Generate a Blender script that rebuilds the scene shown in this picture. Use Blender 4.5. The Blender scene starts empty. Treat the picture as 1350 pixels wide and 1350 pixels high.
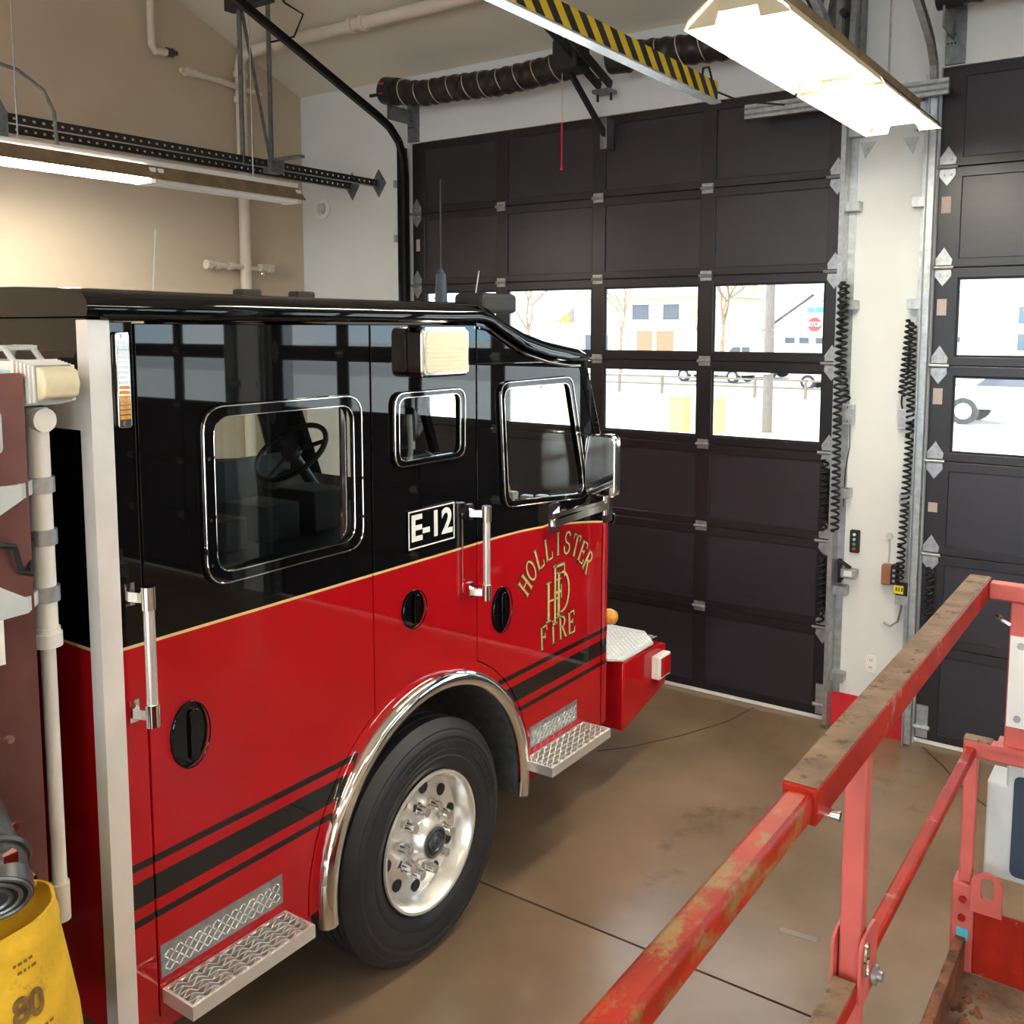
import bpy, bmesh, math, random
from math import sin, cos, pi, radians, sqrt, atan2, degrees
from mathutils import Vector, Matrix
random.seed(7)
SC = bpy.context.scene
COL = SC.collection

# ------------------------------------------------------------------ camera, sky, sun, exposure
cam_d = bpy.data.cameras.new('camera'); cam = bpy.data.objects.new('camera', cam_d); COL.objects.link(cam)
cam.location = (0, 0, 2.67)
cam.rotation_euler = (radians(90 - 5.857), 0, radians(35.034))
cam_d.sensor_width = 36; cam_d.lens = 36 * 1277 / 1350
cam_d.shift_y = -(675 - 564) / 1350
cam_d.clip_start = .05; cam_d.clip_end = 500
SC.camera = cam
SC.view_settings.view_transform = 'Standard'; SC.view_settings.look = 'None'
SC.view_settings.gamma = 1; SC.view_settings.use_curve_mapping = False
SC.view_settings.exposure = 1.72

W = bpy.data.worlds.new('sky'); SC.world = W; W.use_nodes = True
nt = W.node_tree; nt.nodes.clear()
_o = nt.nodes.new('ShaderNodeOutputWorld'); _b = nt.nodes.new('ShaderNodeBackground')
_n = nt.nodes.new('ShaderNodeTexNoise'); _n.inputs['Scale'].default_value = 2.2; _n.inputs['Detail'].default_value = 5
_r = nt.nodes.new('ShaderNodeValToRGB')
_r.color_ramp.elements[0].position = .42; _r.color_ramp.elements[0].color = (.50, .80, 1, 1)
_r.color_ramp.elements[1].position = .60; _r.color_ramp.elements[1].color = (1, 1, 1, 1)
_t = nt.nodes.new('ShaderNodeTexCoord')
nt.links.new(_t.outputs['Generated'], _n.inputs['Vector']); nt.links.new(_n.outputs['Fac'], _r.inputs['Fac'])
nt.links.new(_r.outputs['Color'], _b.inputs['Color']); nt.links.new(_b.outputs['Background'], _o.inputs['Surface'])
_b.inputs['Strength'].default_value = 2.0

sun_d = bpy.data.lights.new('sun', 'SUN'); sun_d.energy = 2.0; sun_d.angle = radians(3); sun_d.color = (1, .95, .86)
sun = bpy.data.objects.new('sun', sun_d); COL.objects.link(sun)
sun.rotation_euler = (radians(38), 0, radians(-28)); sun.location = (0, -20, 30)

# ------------------------------------------------------------------ materials
MATS = {}
def nodes(m):
    m.use_nodes = True; t = m.node_tree
    return t, t.nodes.get('Principled BSDF')
def mat(name, col, rough=.5, metal=0., var=.08, scale=8., bump=0., bscale=60., coat=0., emit=0., ecol=None, spec=None, dirt=None, dscale=3., stretch=None):
    """principled material whose colour wavers a little with object-space noise; dirt = (colour, threshold)"""
    if name in MATS: return MATS[name]
    m = bpy.data.materials.new(name); t, p = nodes(m)
    tc = t.nodes.new('ShaderNodeTexCoord'); src = tc.outputs['Object']
    if stretch:
        mp = t.nodes.new('ShaderNodeMapping'); mp.inputs['Scale'].default_value = stretch
        t.links.new(src, mp.inputs['Vector']); src = mp.outputs['Vector']
    n = t.nodes.new('ShaderNodeTexNoise'); n.inputs['Scale'].default_value = scale; n.inputs['Detail'].default_value = 4
    t.links.new(src, n.inputs['Vector'])
    r = t.nodes.new('ShaderNodeValToRGB'); e = r.color_ramp.elements
    e[0].position = .3; e[1].position = .7
    e[0].color = tuple(max(0, c * (1 - var)) for c in col) + (1,)
    e[1].color = tuple(min(1, c * (1 + var)) for c in col) + (1,)
    t.links.new(n.outputs['Fac'], r.inputs['Fac']); out = r.outputs['Color']
    if dirt:
        n2 = t.nodes.new('ShaderNodeTexNoise'); n2.inputs['Scale'].default_value = dscale; n2.inputs['Detail'].default_value = 8
        n2.inputs['Roughness'].default_value = .7
        t.links.new(src, n2.inputs['Vector'])
        r2 = t.nodes.new('ShaderNodeValToRGB'); r2.color_ramp.elements[0].position = dirt[1]; r2.color_ramp.elements[1].position = dirt[1] + .1
        t.links.new(n2.outputs['Fac'], r2.inputs['Fac'])
        mx = t.nodes.new('ShaderNodeMix'); mx.data_type = 'RGBA'
        t.links.new(r2.outputs['Color'], mx.inputs['Factor']); t.links.new(out, mx.inputs['A']); mx.inputs['B'].default_value = tuple(dirt[0]) + (1,)
        out = mx.outputs['Result']
    t.links.new(out, p.inputs['Base Color'])
    p.inputs['Roughness'].default_value = rough; p.inputs['Metallic'].default_value = metal
    p.inputs['Coat Weight'].default_value = coat; p.inputs['Coat Roughness'].default_value = .03
    if spec is not None: p.inputs['Specular IOR Level'].default_value = spec
    if bump:
        b = t.nodes.new('ShaderNodeBump'); b.inputs['Strength'].default_value = bump; b.inputs['Distance'].default_value = .01
        n3 = t.nodes.new('ShaderNodeTexNoise'); n3.inputs['Scale'].default_value = bscale; n3.inputs['Detail'].default_value = 3
        t.links.new(src, n3.inputs['Vector']); t.links.new(n3.outputs['Fac'], b.inputs['Height']); t.links.new(b.outputs['Normal'], p.inputs['Normal'])
    if emit:
        p.inputs['Emission Color'].default_value = tuple(ecol or col) + (1,); p.inputs['Emission Strength'].default_value = emit
    MATS[name] = m; return m

def glass_mat(name, tint, refl=.03):
    m = bpy.data.materials.new(name); m.use_nodes = True; t = m.node_tree; t.nodes.clear()
    o = t.nodes.new('ShaderNodeOutputMaterial'); mix = t.nodes.new('ShaderNodeMixShader'); f = t.nodes.new('ShaderNodeLayerWeight')
    tr = t.nodes.new('ShaderNodeBsdfTransparent'); g = t.nodes.new('ShaderNodeBsdfGlossy'); g.inputs['Roughness'].default_value = .01
    n = t.nodes.new('ShaderNodeTexNoise'); n.inputs['Scale'].default_value = 3.
    r = t.nodes.new('ShaderNodeValToRGB')
    r.color_ramp.elements[0].color = tuple(c * .98 for c in tint) + (1,); r.color_ramp.elements[1].color = tuple(tint) + (1,)
    tc = t.nodes.new('ShaderNodeTexCoord'); t.links.new(tc.outputs['Object'], n.inputs['Vector'])
    t.links.new(n.outputs['Fac'], r.inputs['Fac']); t.links.new(r.outputs['Color'], tr.inputs['Color'])
    f.inputs['Blend'].default_value = .5
    pw = t.nodes.new('ShaderNodeMath'); pw.operation = 'POWER'; pw.inputs[1].default_value = 5.; t.links.new(f.outputs['Facing'], pw.inputs[0])
    ma_ = t.nodes.new('ShaderNodeMath'); ma_.operation = 'MULTIPLY_ADD'; ma_.inputs[1].default_value = .95; ma_.inputs[2].default_value = refl; t.links.new(pw.outputs[0], ma_.inputs[0])
    t.links.new(ma_.outputs[0], mix.inputs['Fac']); t.links.new(tr.outputs[0], mix.inputs[1]); t.links.new(g.outputs[0], mix.inputs[2])
    t.links.new(mix.outputs[0], o.inputs['Surface'])
    return m

def stripes_mat(name, a, b, period, slant):
    """diagonal hazard stripes along object Y / Z"""
    m = bpy.data.materials.new(name); t, p = nodes(m)
    tc = t.nodes.new('ShaderNodeTexCoord'); sx = t.nodes.new('ShaderNodeSeparateXYZ'); t.links.new(tc.outputs['Object'], sx.inputs[0])
    ml = t.nodes.new('ShaderNodeMath'); ml.operation = 'MULTIPLY_ADD'; ml.inputs[1].default_value = slant
    t.links.new(sx.outputs['Z'], ml.inputs[0]); t.links.new(sx.outputs['Y'], ml.inputs[2])
    dv = t.nodes.new('ShaderNodeMath'); dv.operation = 'DIVIDE'; dv.inputs[1].default_value = period; t.links.new(ml.outputs[0], dv.inputs[0])
    fr = t.nodes.new('ShaderNodeMath'); fr.operation = 'FRACT'; t.links.new(dv.outputs[0], fr.inputs[0])
    gt = t.nodes.new('ShaderNodeMath'); gt.operation = 'GREATER_THAN'; gt.inputs[1].default_value = .5; t.links.new(fr.outputs[0], gt.inputs[0])
    mx = t.nodes.new('ShaderNodeMix'); mx.data_type = 'RGBA'; t.links.new(gt.outputs[0], mx.inputs['Factor'])
    mx.inputs['A'].default_value = a + (1,); mx.inputs['B'].default_value = b + (1,)
    t.links.new(mx.outputs['Result'], p.inputs['Base Color']); p.inputs['Roughness'].default_value = .45
    return m

def M_(): pass
M = {}
M['floor'] = mat('sealed_concrete', (.235, .160, .105), .26, var=.25, scale=1.2, bump=.05, bscale=90, dirt=((.14, .09, .058), .62), dscale=.9)
M['joint'] = mat('joint_filler', (.03, .022, .018), .8)
M['wall_l'] = mat('tan_lit_wall_paint', (.62, .52, .40), .8, var=.03, scale=2, bump=.05, bscale=200)  # tan tone carries how light falls here, against the white front wall
M['wall_f'] = mat('white_wall_paint', (.77, .81, .83), .7, var=.03, scale=2, bump=.05, bscale=200)
M['ceil'] = mat('ceiling_paint', (.76, .74, .65), .85, var=.03, scale=1, bump=.05, bscale=150)
M['redbase'] = mat('red_base_paint', (.62, .02, .03), .4)
M['door'] = mat('dark_door_panel', (.026, .023, .033), .36, var=.12, scale=3, stretch=(1, 1, 6))
M['doorf'] = mat('dark_door_frame', (.015, .012, .017), .33, var=.1, scale=4)
M['zinc'] = mat('galvanised_steel', (.42, .44, .46), .42, metal=.8, var=.2, scale=25)
M['zincdark'] = mat('weathered_steel', (.22, .24, .25), .45, metal=.7, var=.25, scale=20)
M['blacksteel'] = mat('black_steel', (.03, .032, .033), .4, metal=.4, var=.2, scale=15)
M['black'] = mat('black_rubber', (.012, .012, .013), .6, var=.2)
M['tyre'] = mat('tyre_rubber', (.020, .020, .023), .5, var=.2, scale=6, bump=.06, bscale=150)
M['chrome'] = mat('chrome', (.86, .85, .83), .07, metal=1., var=.03)
M['alu'] = mat('brushed_aluminium', (.88, .87, .85), .27, metal=.7, var=.08, scale=30, stretch=(1, 12, 12))
M['whitemetal'] = mat('white_enamel', (.86, .85, .82), .35, var=.03)
M['pipe'] = mat('cream_pipe_paint', (.74, .68, .58), .5, var=.06, scale=6)
M['blackpaint'] = mat('black_gloss_paint', (.003, .003, .0035), .5, coat=1., var=.05, spec=.0)
M['interior'] = mat('cab_interior', (.007, .007, .008), .6, var=.2)
M['seat'] = mat('seat_vinyl', (.022, .022, .026), .5, var=.15, scale=30, bump=.1, bscale=200)
M['lens'] = mat('cream_lens', (.82, .75, .54), .25, var=.05, scale=30)
M['amber'] = mat('amber_lens', (.75, .33, .04), .2, var=.3, scale=60)
M['gold'] = mat('gold_leaf', (.80, .58, .20), .35, metal=.25, var=.2, scale=40)
M['whitevinyl'] = mat('white_vinyl', (.88, .88, .87), .4, var=.02)
M['liftred'] = mat('lift_red_paint', (.33, .016, .006), .5, var=.25, scale=9, dirt=((.52, .22, .18), .60), dscale=11, spec=.2)
M['liftpink'] = mat('lift_faded_red_paint', (.56, .115, .10), .5, var=.15, scale=7, dirt=((.60, .40, .34), .68), dscale=20)
M['liftworn'] = mat('worn_lift_red', (.36, .022, .007), .45, var=.3, scale=7, dirt=((.30, .17, .06), .50), dscale=9, stretch=(2., 1.3, 2.), spec=.2)
M['dust'] = mat('caked_dust', (.25, .175, .12), .9, var=.35, scale=11, dirt=((.11, .07, .045), .54), dscale=24, bump=.3, bscale=70)
M['rust'] = mat('dusty_rust', (.20, .075, .035), .8, var=.4, scale=14, dirt=((.07, .03, .018), .52), dscale=22, bump=.3, bscale=70)
M['deck'] = mat('dusty_deck', (.20, .14, .10), .85, var=.35, scale=12, bump=.4, bscale=60)
M['pumppanel'] = mat('pump_panel_steel', (.27, .13, .12), .3, metal=.75, var=.25, scale=4)  # stainless panel; the red reflected in it is put into the maroon base
M['greycap'] = mat('dark_grey_casting', (.09, .095, .10), .35, metal=.5, var=.2, scale=12)
M['yellowbag'] = mat('yellow_canvas', (.80, .50, .03), .7, var=.18, scale=8, bump=.25, bscale=50, dirt=((.42, .22, .03), .58), dscale=6)
M['ink'] = mat('faded_ink', (.20, .11, .03), .7, var=.4, scale=40)
M['tube'] = mat('fluorescent_tube', (1, .97, .88), .4, emit=22., ecol=(1, .94, .82))
M['tubeoff'] = mat('unlit_tube', (.85, .84, .80), .3)
M['reflector'] = mat('fixture_enamel', (.62, .55, .38), .35, var=.03)
M['hose'] = mat('black_flex_hose', (.018, .013, .011), .4, var=.4, scale=9)
M['wire'] = mat('hose_wire', (.62, .56, .50), .4, metal=.4)
M['tape'] = mat('grey_floor_tape', (.24, .22, .19), .7)
M['trim'] = mat('satin_trim', (.92, .90, .88), .3, metal=.35, var=.04)
M['redcord'] = mat('red_cord', (.75, .02, .03), .5)
M['hazard'] = stripes_mat('hazard_tape', (.86, .62, .02), (.012, .012, .012), .135, 1.0)
M['paper'] = mat('paper_sticker', (.50, .42, .41), .7, var=.1, scale=60)
M['bluegrey'] = mat('grey_box_plastic', (.55, .60, .62), .5)
M['yellowplastic'] = mat('yellow_plastic', (.85, .72, .02), .45)
M['brownbox'] = mat('brown_plastic', (.32, .13, .07), .5)
M['navy'] = mat('navy_panel', (.025, .045, .08), .5)
M['asphalt'] = mat('pale_asphalt', (.42, .41, .40), .9, var=.1, scale=.6)
M['concrete_out'] = mat('driveway_concrete', (.62, .60, .56), .9, var=.06, scale=.5)
M['drygrass'] = mat('dry_grass', (.62, .52, .26), .95, var=.25, scale=1.5, dirt=((.55, .40, .24), .6), dscale=1)
M['housew'] = mat('pale_siding', (.70, .68, .63), .8, var=.04)
M['houset'] = mat('tan_stucco', (.66, .52, .34), .85, var=.05)
M['roof'] = mat('grey_shingle', (.34, .32, .31), .9, var=.15, scale=5)
M['bark'] = mat('bark', (.24, .17, .12), .9, var=.3)
M['woodpole'] = mat('grey_wood_pole', (.13, .105, .09), .9, var=.2, stretch=(6, 6, .5))
M['leaf'] = mat('autumn_leaf', (.66, .44, .12), .8, var=.4, scale=3)
M['shrub'] = mat('shrub_leaf', (.30, .28, .10), .85, var=.4, scale=3)
M['carwhite'] = mat('white_car_paint', (.80, .80, .80), .2, coat=.6)
M['carsilver'] = mat('silver_car_paint', (.52, .50, .47), .25, coat=.6)
M['carglass'] = mat('dark_car_glass', (.05, .055, .07), .1)
M['teal'] = mat('teal_bin_plastic', (.02, .52, .55), .5)
M['stopred'] = mat('stop_sign_red', (.70, .03, .03), .5)
M['signgreen'] = mat('street_sign_teal', (.05, .42, .40), .5)
M['lime'] = mat('lime_utility_box', (.55, .66, .10), .6)
M['glass'] = glass_mat('door_glass', (.96, .97, .97))
M['cabglass'] = glass_mat('cab_glass', (.92, .95, .94), .035)

# ------------------------------------------------------------------ mesh helpers
KS = [1.0, 0.0]                  # draft units to metres for the vehicle being built, and the lift that sets its tyres on the floor
def KP(p): return Vector((p[0]*KS[0], p[1]*KS[0], p[2]*KS[0] + KS[1]))
class MB:
    def __init__(s): s.v = []; s.f = []; s.flat = False
    def add(s, v, f):
        o = len(s.v); s.v += [Vector(p) for p in v]; s.f += [tuple(i + o for i in q) for q in f]; return s
    def box(s, a, b):
        x0, y0, z0 = (min(a[i], b[i]) for i in range(3)); x1, y1, z1 = (max(a[i], b[i]) for i in range(3))
        return s.add([(x0,y0,z0),(x1,y0,z0),(x1,y1,z0),(x0,y1,z0),(x0,y0,z1),(x1,y0,z1),(x1,y1,z1),(x0,y1,z1)],
                     [(0,3,2,1),(4,5,6,7),(0,1,5,4),(1,2,6,5),(2,3,7,6),(3,0,4,7)])
    def bar(s, p, q, w, h, up=(0,0,1)):
        p = Vector(p); q = Vector(q); d = (q - p).normalized(); up = Vector(up)
        if abs(d.dot(up)) > .98: up = Vector((1,0,0))
        x = d.cross(up).normalized() * w / 2; z = x.normalized().cross(d) * h / 2
        return s.add([p-x-z, p+x-z, p+x+z, p-x+z, q-x-z, q+x-z, q+x+z, q-x+z],
                     [(0,1,2,3),(7,6,5,4),(0,4,5,1),(1,5,6,2),(2,6,7,3),(3,7,4,0)])
    def cyl(s, p, q, r, r2=None, n=16):
        p = Vector(p); q = Vector(q); r2 = r if r2 is None else r2
        d = (q - p).normalized(); a = Vector((0,0,1)) if abs(d.z) < .9 else Vector((1,0,0))
        x = d.cross(a).normalized(); y = d.cross(x)
        v = [p + (x*cos(2*pi*i/n) + y*sin(2*pi*i/n))*r for i in range(n)] + [q + (x*cos(2*pi*i/n) + y*sin(2*pi*i/n))*r2 for i in range(n)]
        f = [(i, (i+1) % n, n+(i+1) % n, n+i) for i in range(n)] + [tuple(range(n))[::-1], tuple(range(n, 2*n))]
        return s.add(v, f)
    def tube(s, pts, r, n=8, closed=False):
        pts = [Vector(p) for p in pts]; L = len(pts); rings = []; prev = None
        for i, p in enumerate(pts):
            a = pts[(i-1) % L] if closed or i > 0 else p; b = pts[(i+1) % L] if closed or i < L-1 else p
            d = (b - a).normalized()
            if prev is None:
                u = Vector((0,0,1)) if abs(d.z) < .9 else Vector((1,0,0)); x = d.cross(u).normalized()
            else:
                x = prev - d * prev.dot(d)
                x = x.normalized() if x.length > 1e-6 else d.orthogonal().normalized()
            prev = x; y = d.cross(x); rr = r[i] if isinstance(r, (list, tuple)) else r
            rings.append([p + (x*cos(2*pi*k/n) + y*sin(2*pi*k/n))*rr for k in range(n)])
        v = [q for g in rings for q in g]; f = []
        for i in range(L if closed else L-1):
            j = (i+1) % L
            f += [(i*n+k, i*n+(k+1) % n, j*n+(k+1) % n, j*n+k) for k in range(n)]
        if not closed: f += [tuple(range(n))[::-1], tuple(range((L-1)*n, L*n))]
        return s.add(v, f)
    def lathe(s, prof, c, axis='X', n=48, caps=False):
        """prof: (along, radius) list turned about an axis through c"""
        v = []
        for a, r in prof:
            for k in range(n):
                t = 2*pi*k/n; u, w = r*cos(t), r*sin(t)
                v.append(Vector(c) + (Vector((a,u,w)) if axis == 'X' else Vector((u,a,w)) if axis == 'Y' else Vector((u,w,a))))
        f = [(i*n+k, i*n+(k+1) % n, (i+1)*n+(k+1) % n, (i+1)*n+k) for i in range(len(prof)-1) for k in range(n)]
        if caps: f += [tuple(range(n))[::-1], tuple(range((len(prof)-1)*n, len(prof)*n))]
        return s.add(v, f)
    def prism(s, poly, a, b, axis='X'):
        n = len(poly)
        def P(u, w, t): return (t,u,w) if axis == 'X' else (u,t,w) if axis == 'Y' else (u,w,t)
        v = [P(u, w, a) for u, w in poly] + [P(u, w, b) for u, w in poly]
        return s.add(v, [(i, (i+1) % n, n+(i+1) % n, n+i) for i in range(n)] + [tuple(range(n))[::-1], tuple(range(n, 2*n))])
    def sphere(s, c, r, n=12, m=8, sc=(1,1,1)):
        v = []
        for i in range(m+1):
            t = pi*i/m
            for k in range(n):
                p = 2*pi*k/n; v.append(Vector(c) + Vector((r*sc[0]*sin(t)*cos(p), r*sc[1]*sin(t)*sin(p), r*sc[2]*cos(t))))
        return s.add(v, [(i*n+k, i*n+(k+1) % n, (i+1)*n+(k+1) % n, (i+1)*n+k) for i in range(m) for k in range(n)])
    def plate(s, outer, holes, fn, t=.02, bev=0.):
        """flat plate with holes; fn(u, v, w) places a point, w from 0 (back) to t (face)"""
        s.flat = True
        cu = bpy.data.curves.new('tmp', 'CURVE'); cu.dimensions = '2D'; cu.fill_mode = 'BOTH'
        cu.extrude = t/2 - bev; cu.bevel_depth = bev; cu.bevel_resolution = 1; cu.offset = -bev
        for loop in [outer] + list(holes):
            sp = cu.splines.new('POLY'); sp.points.add(len(loop)-1); sp.use_cyclic_u = True
            for p, (u, v) in zip(sp.points, loop): p.co = (u, v, 0, 1)
        ob = bpy.data.objects.new('tmp', cu); me = bpy.data.meshes.new_from_object(ob)
        s.add([fn(v.co.x, v.co.y, v.co.z + t/2) for v in me.vertices], [tuple(p.vertices) for p in me.polygons])
        bpy.data.objects.remove(ob); bpy.data.curves.remove(cu); bpy.data.meshes.remove(me)
        return s
    def text(s, body, size, fn, t=.002, off=0., spacing=1.):
        cu = bpy.data.curves.new('tmp', 'FONT'); cu.body = body; cu.size = size; cu.extrude = t/2; cu.offset = off; cu.space_character = spacing
        cu.align_x = 'CENTER'; cu.align_y = 'CENTER'
        ob = bpy.data.objects.new('tmp', cu); COL.objects.link(ob); bpy.context.view_layer.update()
        me = bpy.data.meshes.new_from_object(ob)
        s.add([fn(v.co.x, v.co.y, v.co.z + t/2) for v in me.vertices], [tuple(p.vertices) for p in me.polygons])
        bpy.data.objects.remove(ob); bpy.data.curves.remove(cu); bpy.data.meshes.remove(me)
        return s
    def build(s, name, m, parent=None, bevel=0., angle=38):
        s.v = [KP(p) for p in s.v]
        if s.flat and angle == 38: angle = 9
        xs = [p.x for p in s.v]; ys = [p.y for p in s.v]; zs = [p.z for p in s.v]
        o = Vector(((min(xs)+max(xs))/2, (min(ys)+max(ys))/2, min(zs)))
        me = bpy.data.meshes.new(name); me.from_pydata([p - o for p in s.v], [], s.f)
        bm = bmesh.new(); bm.from_mesh(me)
        bmesh.ops.remove_doubles(bm, verts=bm.verts, dist=1e-5)
        bmesh.ops.recalc_face_normals(bm, faces=bm.faces); bm.to_mesh(me); bm.free()
        for p in me.polygons: p.use_smooth = True
        me.set_sharp_from_angle(angle=radians(angle))
        me.materials.append(M[m] if isinstance(m, str) else m)
        ob = bpy.data.objects.new(name, me); COL.objects.link(ob)
        ob['_w'] = o[:]
        if parent:
            ob.parent = parent; ob.location = o - Vector(parent['_w'])
        else: ob.location = o
        if bevel:
            bv = ob.modifiers.new('bevel', 'BEVEL'); bv.width = bevel; bv.segments = 2; bv.limit_method = 'ANGLE'; bv.angle_limit = radians(40)
        return ob

def tag(o, label=None, cat=None, group=None, kind=None):
    if label: o['label'] = label
    if cat: o['category'] = cat
    if group: o['group'] = group
    if kind: o['kind'] = kind
    return o
def thing(name, loc, label=None, cat=None, group=None, kind=None):
    loc = KP(loc); o = bpy.data.objects.new(name, None); o.empty_display_size = .2; COL.objects.link(o); o.location = loc; o['_w'] = tuple(loc)
    return tag(o, label, cat, group, kind)
def copy_tree(o, parent=None):
    c = o.copy(); COL.objects.link(c)
    if parent: c.parent = parent
    for ch in o.children: copy_tree(ch, c)
    return c
def box(name, a, b, m, parent=None, bevel=0.): return MB().box(a, b).build(name, m, parent, bevel)
def arc(c, r, a0, a1, n): return [(c[0] + r*cos(radians(a0 + (a1-a0)*i/n)), c[1] + r*sin(radians(a0 + (a1-a0)*i/n))) for i in range(n+1)]
def rpoly(pts, r, n=5):
    out = []; L = len(pts)
    for i in range(L):
        p = Vector(pts[i]); a = (Vector(pts[i-1]) - p); b = (Vector(pts[(i+1) % L]) - p)
        ang = a.angle(b); d = min(r / math.tan(ang/2), a.length*.49, b.length*.49)
        p0 = p + a.normalized()*d; p1 = p + b.normalized()*d
        for k in range(n+1):
            t = k/n; out.append(tuple(p0*(1-t)**2 + p*2*t*(1-t) + p1*t*t))
    return out
def rr(u0, v0, u1, v1, r, n=5): return rpoly([(u0,v0),(u1,v0),(u1,v1),(u0,v1)], r, n)
def offs(pts, d):
    c = Vector((sum(p[0] for p in pts)/len(pts), sum(p[1] for p in pts)/len(pts)))
    return [tuple(c + (Vector(p)-c).normalized() * ((Vector(p)-c).length + d)) for p in pts]

# ------------------------------------------------------------------ the room shell
XL, XR, YF, YB = -6.9, 8.2, 6.43, -9.4          # left / right / door wall / back wall (inner faces)
YRIDGE, ZE, SL = -1.5, 4.79, .40
ZR = ZE + SL * (YF - YRIDGE)
def zceil(y): return ZE + SL * (YF - y) if y > YRIDGE else ZR - SL * (YRIDGE - y)
DOORS = [(-5.57, -1.89), (-1.34, 2.34), (2.89, 6.57)]
DH = 4.235

fl = box('floor', (XL-.3, YB-.3, -.22), (XR+.3, YF+.32, -.012), 'joint'); tag(fl, kind='structure')
jx = [XL, -5.415, -1.615, 1.115, 4.0, XR]; jy = [YB, -5.9, -2.6, .6, 3.555, YF+.3]
for i in range(len(jx)-1):
    for j in range(len(jy)-1):
        g = .007
        MB().box((jx[i]+g, jy[j]+g, -.10), (jx[i+1]-g, jy[j+1]-g, 0)).build('concrete_slab', 'floor', fl)
def crack(pts, w=.008):
    b = MB()
    for p, q in zip(pts, pts[1:]): b.bar((p[0], p[1], .0006), (q[0], q[1], .0006), w, .0012)
    b.build('floor_crack', 'joint', fl)
crack([(-1.27, 6.40), (-1.10, 6.17), (-.97, 5.97), (-.80, 5.78)], .012)
crack([(-2.95, 5.15), (-2.81, 5.32), (-2.62, 5.66), (-2.46, 6.05), (-2.40, 6.40)])
MB().bar((-1.36, 4.02, .001), (-1.20, 4.04, .001), .035, .002).build('tape_mark', 'tape', fl)

def gable(x0, x1, z_extra=0):
    return [(YB-.3, 0), (YF+.3, 0), (YF+.3, zceil(YF)), (YRIDGE, ZR), (YB-.3, zceil(YB))]
wl = MB().prism([(YB, 0), (YF, 0), (YF, zceil(YF)), (YRIDGE, ZR), (YB, zceil(YB))], XL-.25, XL).build('wall_left', 'wall_l'); tag(wl, kind='structure')
wr = MB().prism([(YB, 0), (YF, 0), (YF, zceil(YF)), (YRIDGE, ZR), (YB, zceil(YB))], XR, XR+.25).build('wall_right', 'wall_l'); tag(wr, kind='structure')
# front wall with three door openings
wf = MB().plate([(XL-.25, 0), (DOORS[0][0], 0), (DOORS[0][0], DH), (DOORS[0][1], DH), (DOORS[0][1], 0), (DOORS[1][0], 0), (DOORS[1][0], DH), (DOORS[1][1], DH), (DOORS[1][1], 0),
                 (DOORS[2][0], 0), (DOORS[2][0], DH), (DOORS[2][1], DH), (DOORS[2][1], 0), (XR+.25, 0), (XR+.25, ZE), (XL-.25, ZE)], [],
                lambda u, v, w: (u, YF + .30 - w, v), .30).build('wall_front', 'wall_f'); tag(wf, kind='structure')
# back wall: three open bays to the yard
bw = [(XL-.25, 0)]
for a, b in DOORS: bw += [(a, 0), (a, 4.3), (b, 4.3), (b, 0)]
bw += [(XR+.25, 0), (XR+.25, zceil(YB)), (XL-.25, zceil(YB))]
wb = MB().plate(bw, [], lambda u, v, w: (u, YB - w, v), .30).build('wall_back', 'wall_f'); tag(wb, kind='structure')
ce = MB()
ce.add([(XL-.25, YF+.3, ZE-.12), (XR+.25, YF+.3, ZE-.12), (XR+.25, YRIDGE, ZR), (XL-.25, YRIDGE, ZR), (XL-.25, YB-.3, zceil(YB)-.12), (XR+.25, YB-.3, zceil(YB)-.12),
        (XL-.25, YF+.3, ZE+.1), (XR+.25, YF+.3, ZE+.1), (XR+.25, YRIDGE, ZR+.22), (XL-.25, YRIDGE, ZR+.22), (XL-.25, YB-.3, zceil(YB)+.1), (XR+.25, YB-.3, zceil(YB)+.1)],
       [(0,1,2,3), (3,2,5,4), (6,9,8,7), (9,10,11,8), (0,6,7,1), (4,5,11,10), (0,3,9,6), (3,4,10,9), (1,7,8,2), (2,8,11,5)])
tag(ce.build('ceiling', 'ceil'), kind='structure')
box_ = box('baseboard_front', (DOORS[0][1]+.012, YF-.012, .0), (DOORS[1][0]-.012, YF-.001, .235), 'redbase'); tag(box_, kind='structure')
box_ = box('baseboard_front', (XL+.002, YF-.012, .0), (DOORS[0][0]-.01, YF-.001, .235), 'redbase'); tag(box_, kind='structure')

# ------------------------------------------------------------------ sectional overhead doors
ZS = [.03, .655, 1.25, 1.845, 2.44, 3.04, 3.645, 4.235]
HINGE = {}
def leaf_hinge(x, z, parent, y):
    key = 'end'
    if key not in HINGE:
        b = MB()
        up = [(-.045, .015), (.045, .015), (.05, .05), (0, .125), (-.05, .05)]
        dn = [(-.05, -.05), (0, -.115), (.05, -.05), (.045, -.012), (-.045, -.012)]
        b.plate(up, [], lambda u, v, w: (u, -w, v), .008, .002); b.plate(dn, [], lambda u, v, w: (u, -w, v), .008, .002)
        b.cyl((-.07, -.018, 0), (.06, -.018, 0), .011, n=8)
        for u, v in ((-.02, .045), (.02, .045), (0, .085), (-.02, -.045), (.02, -.045)): b.cyl((u, -.006, v), (u, -.016, v), .008, n=6)
        o = b.build('end_hinge', 'zinc', parent); HINGE[key] = o; HINGE['off'] = Vector(o['_w'])
    else:
        o = HINGE[key].copy(); COL.objects.link(o); o.parent = parent
    o.location = Vector((x, y, z)) + HINGE['off'] - Vector(parent['_w'])
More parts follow.
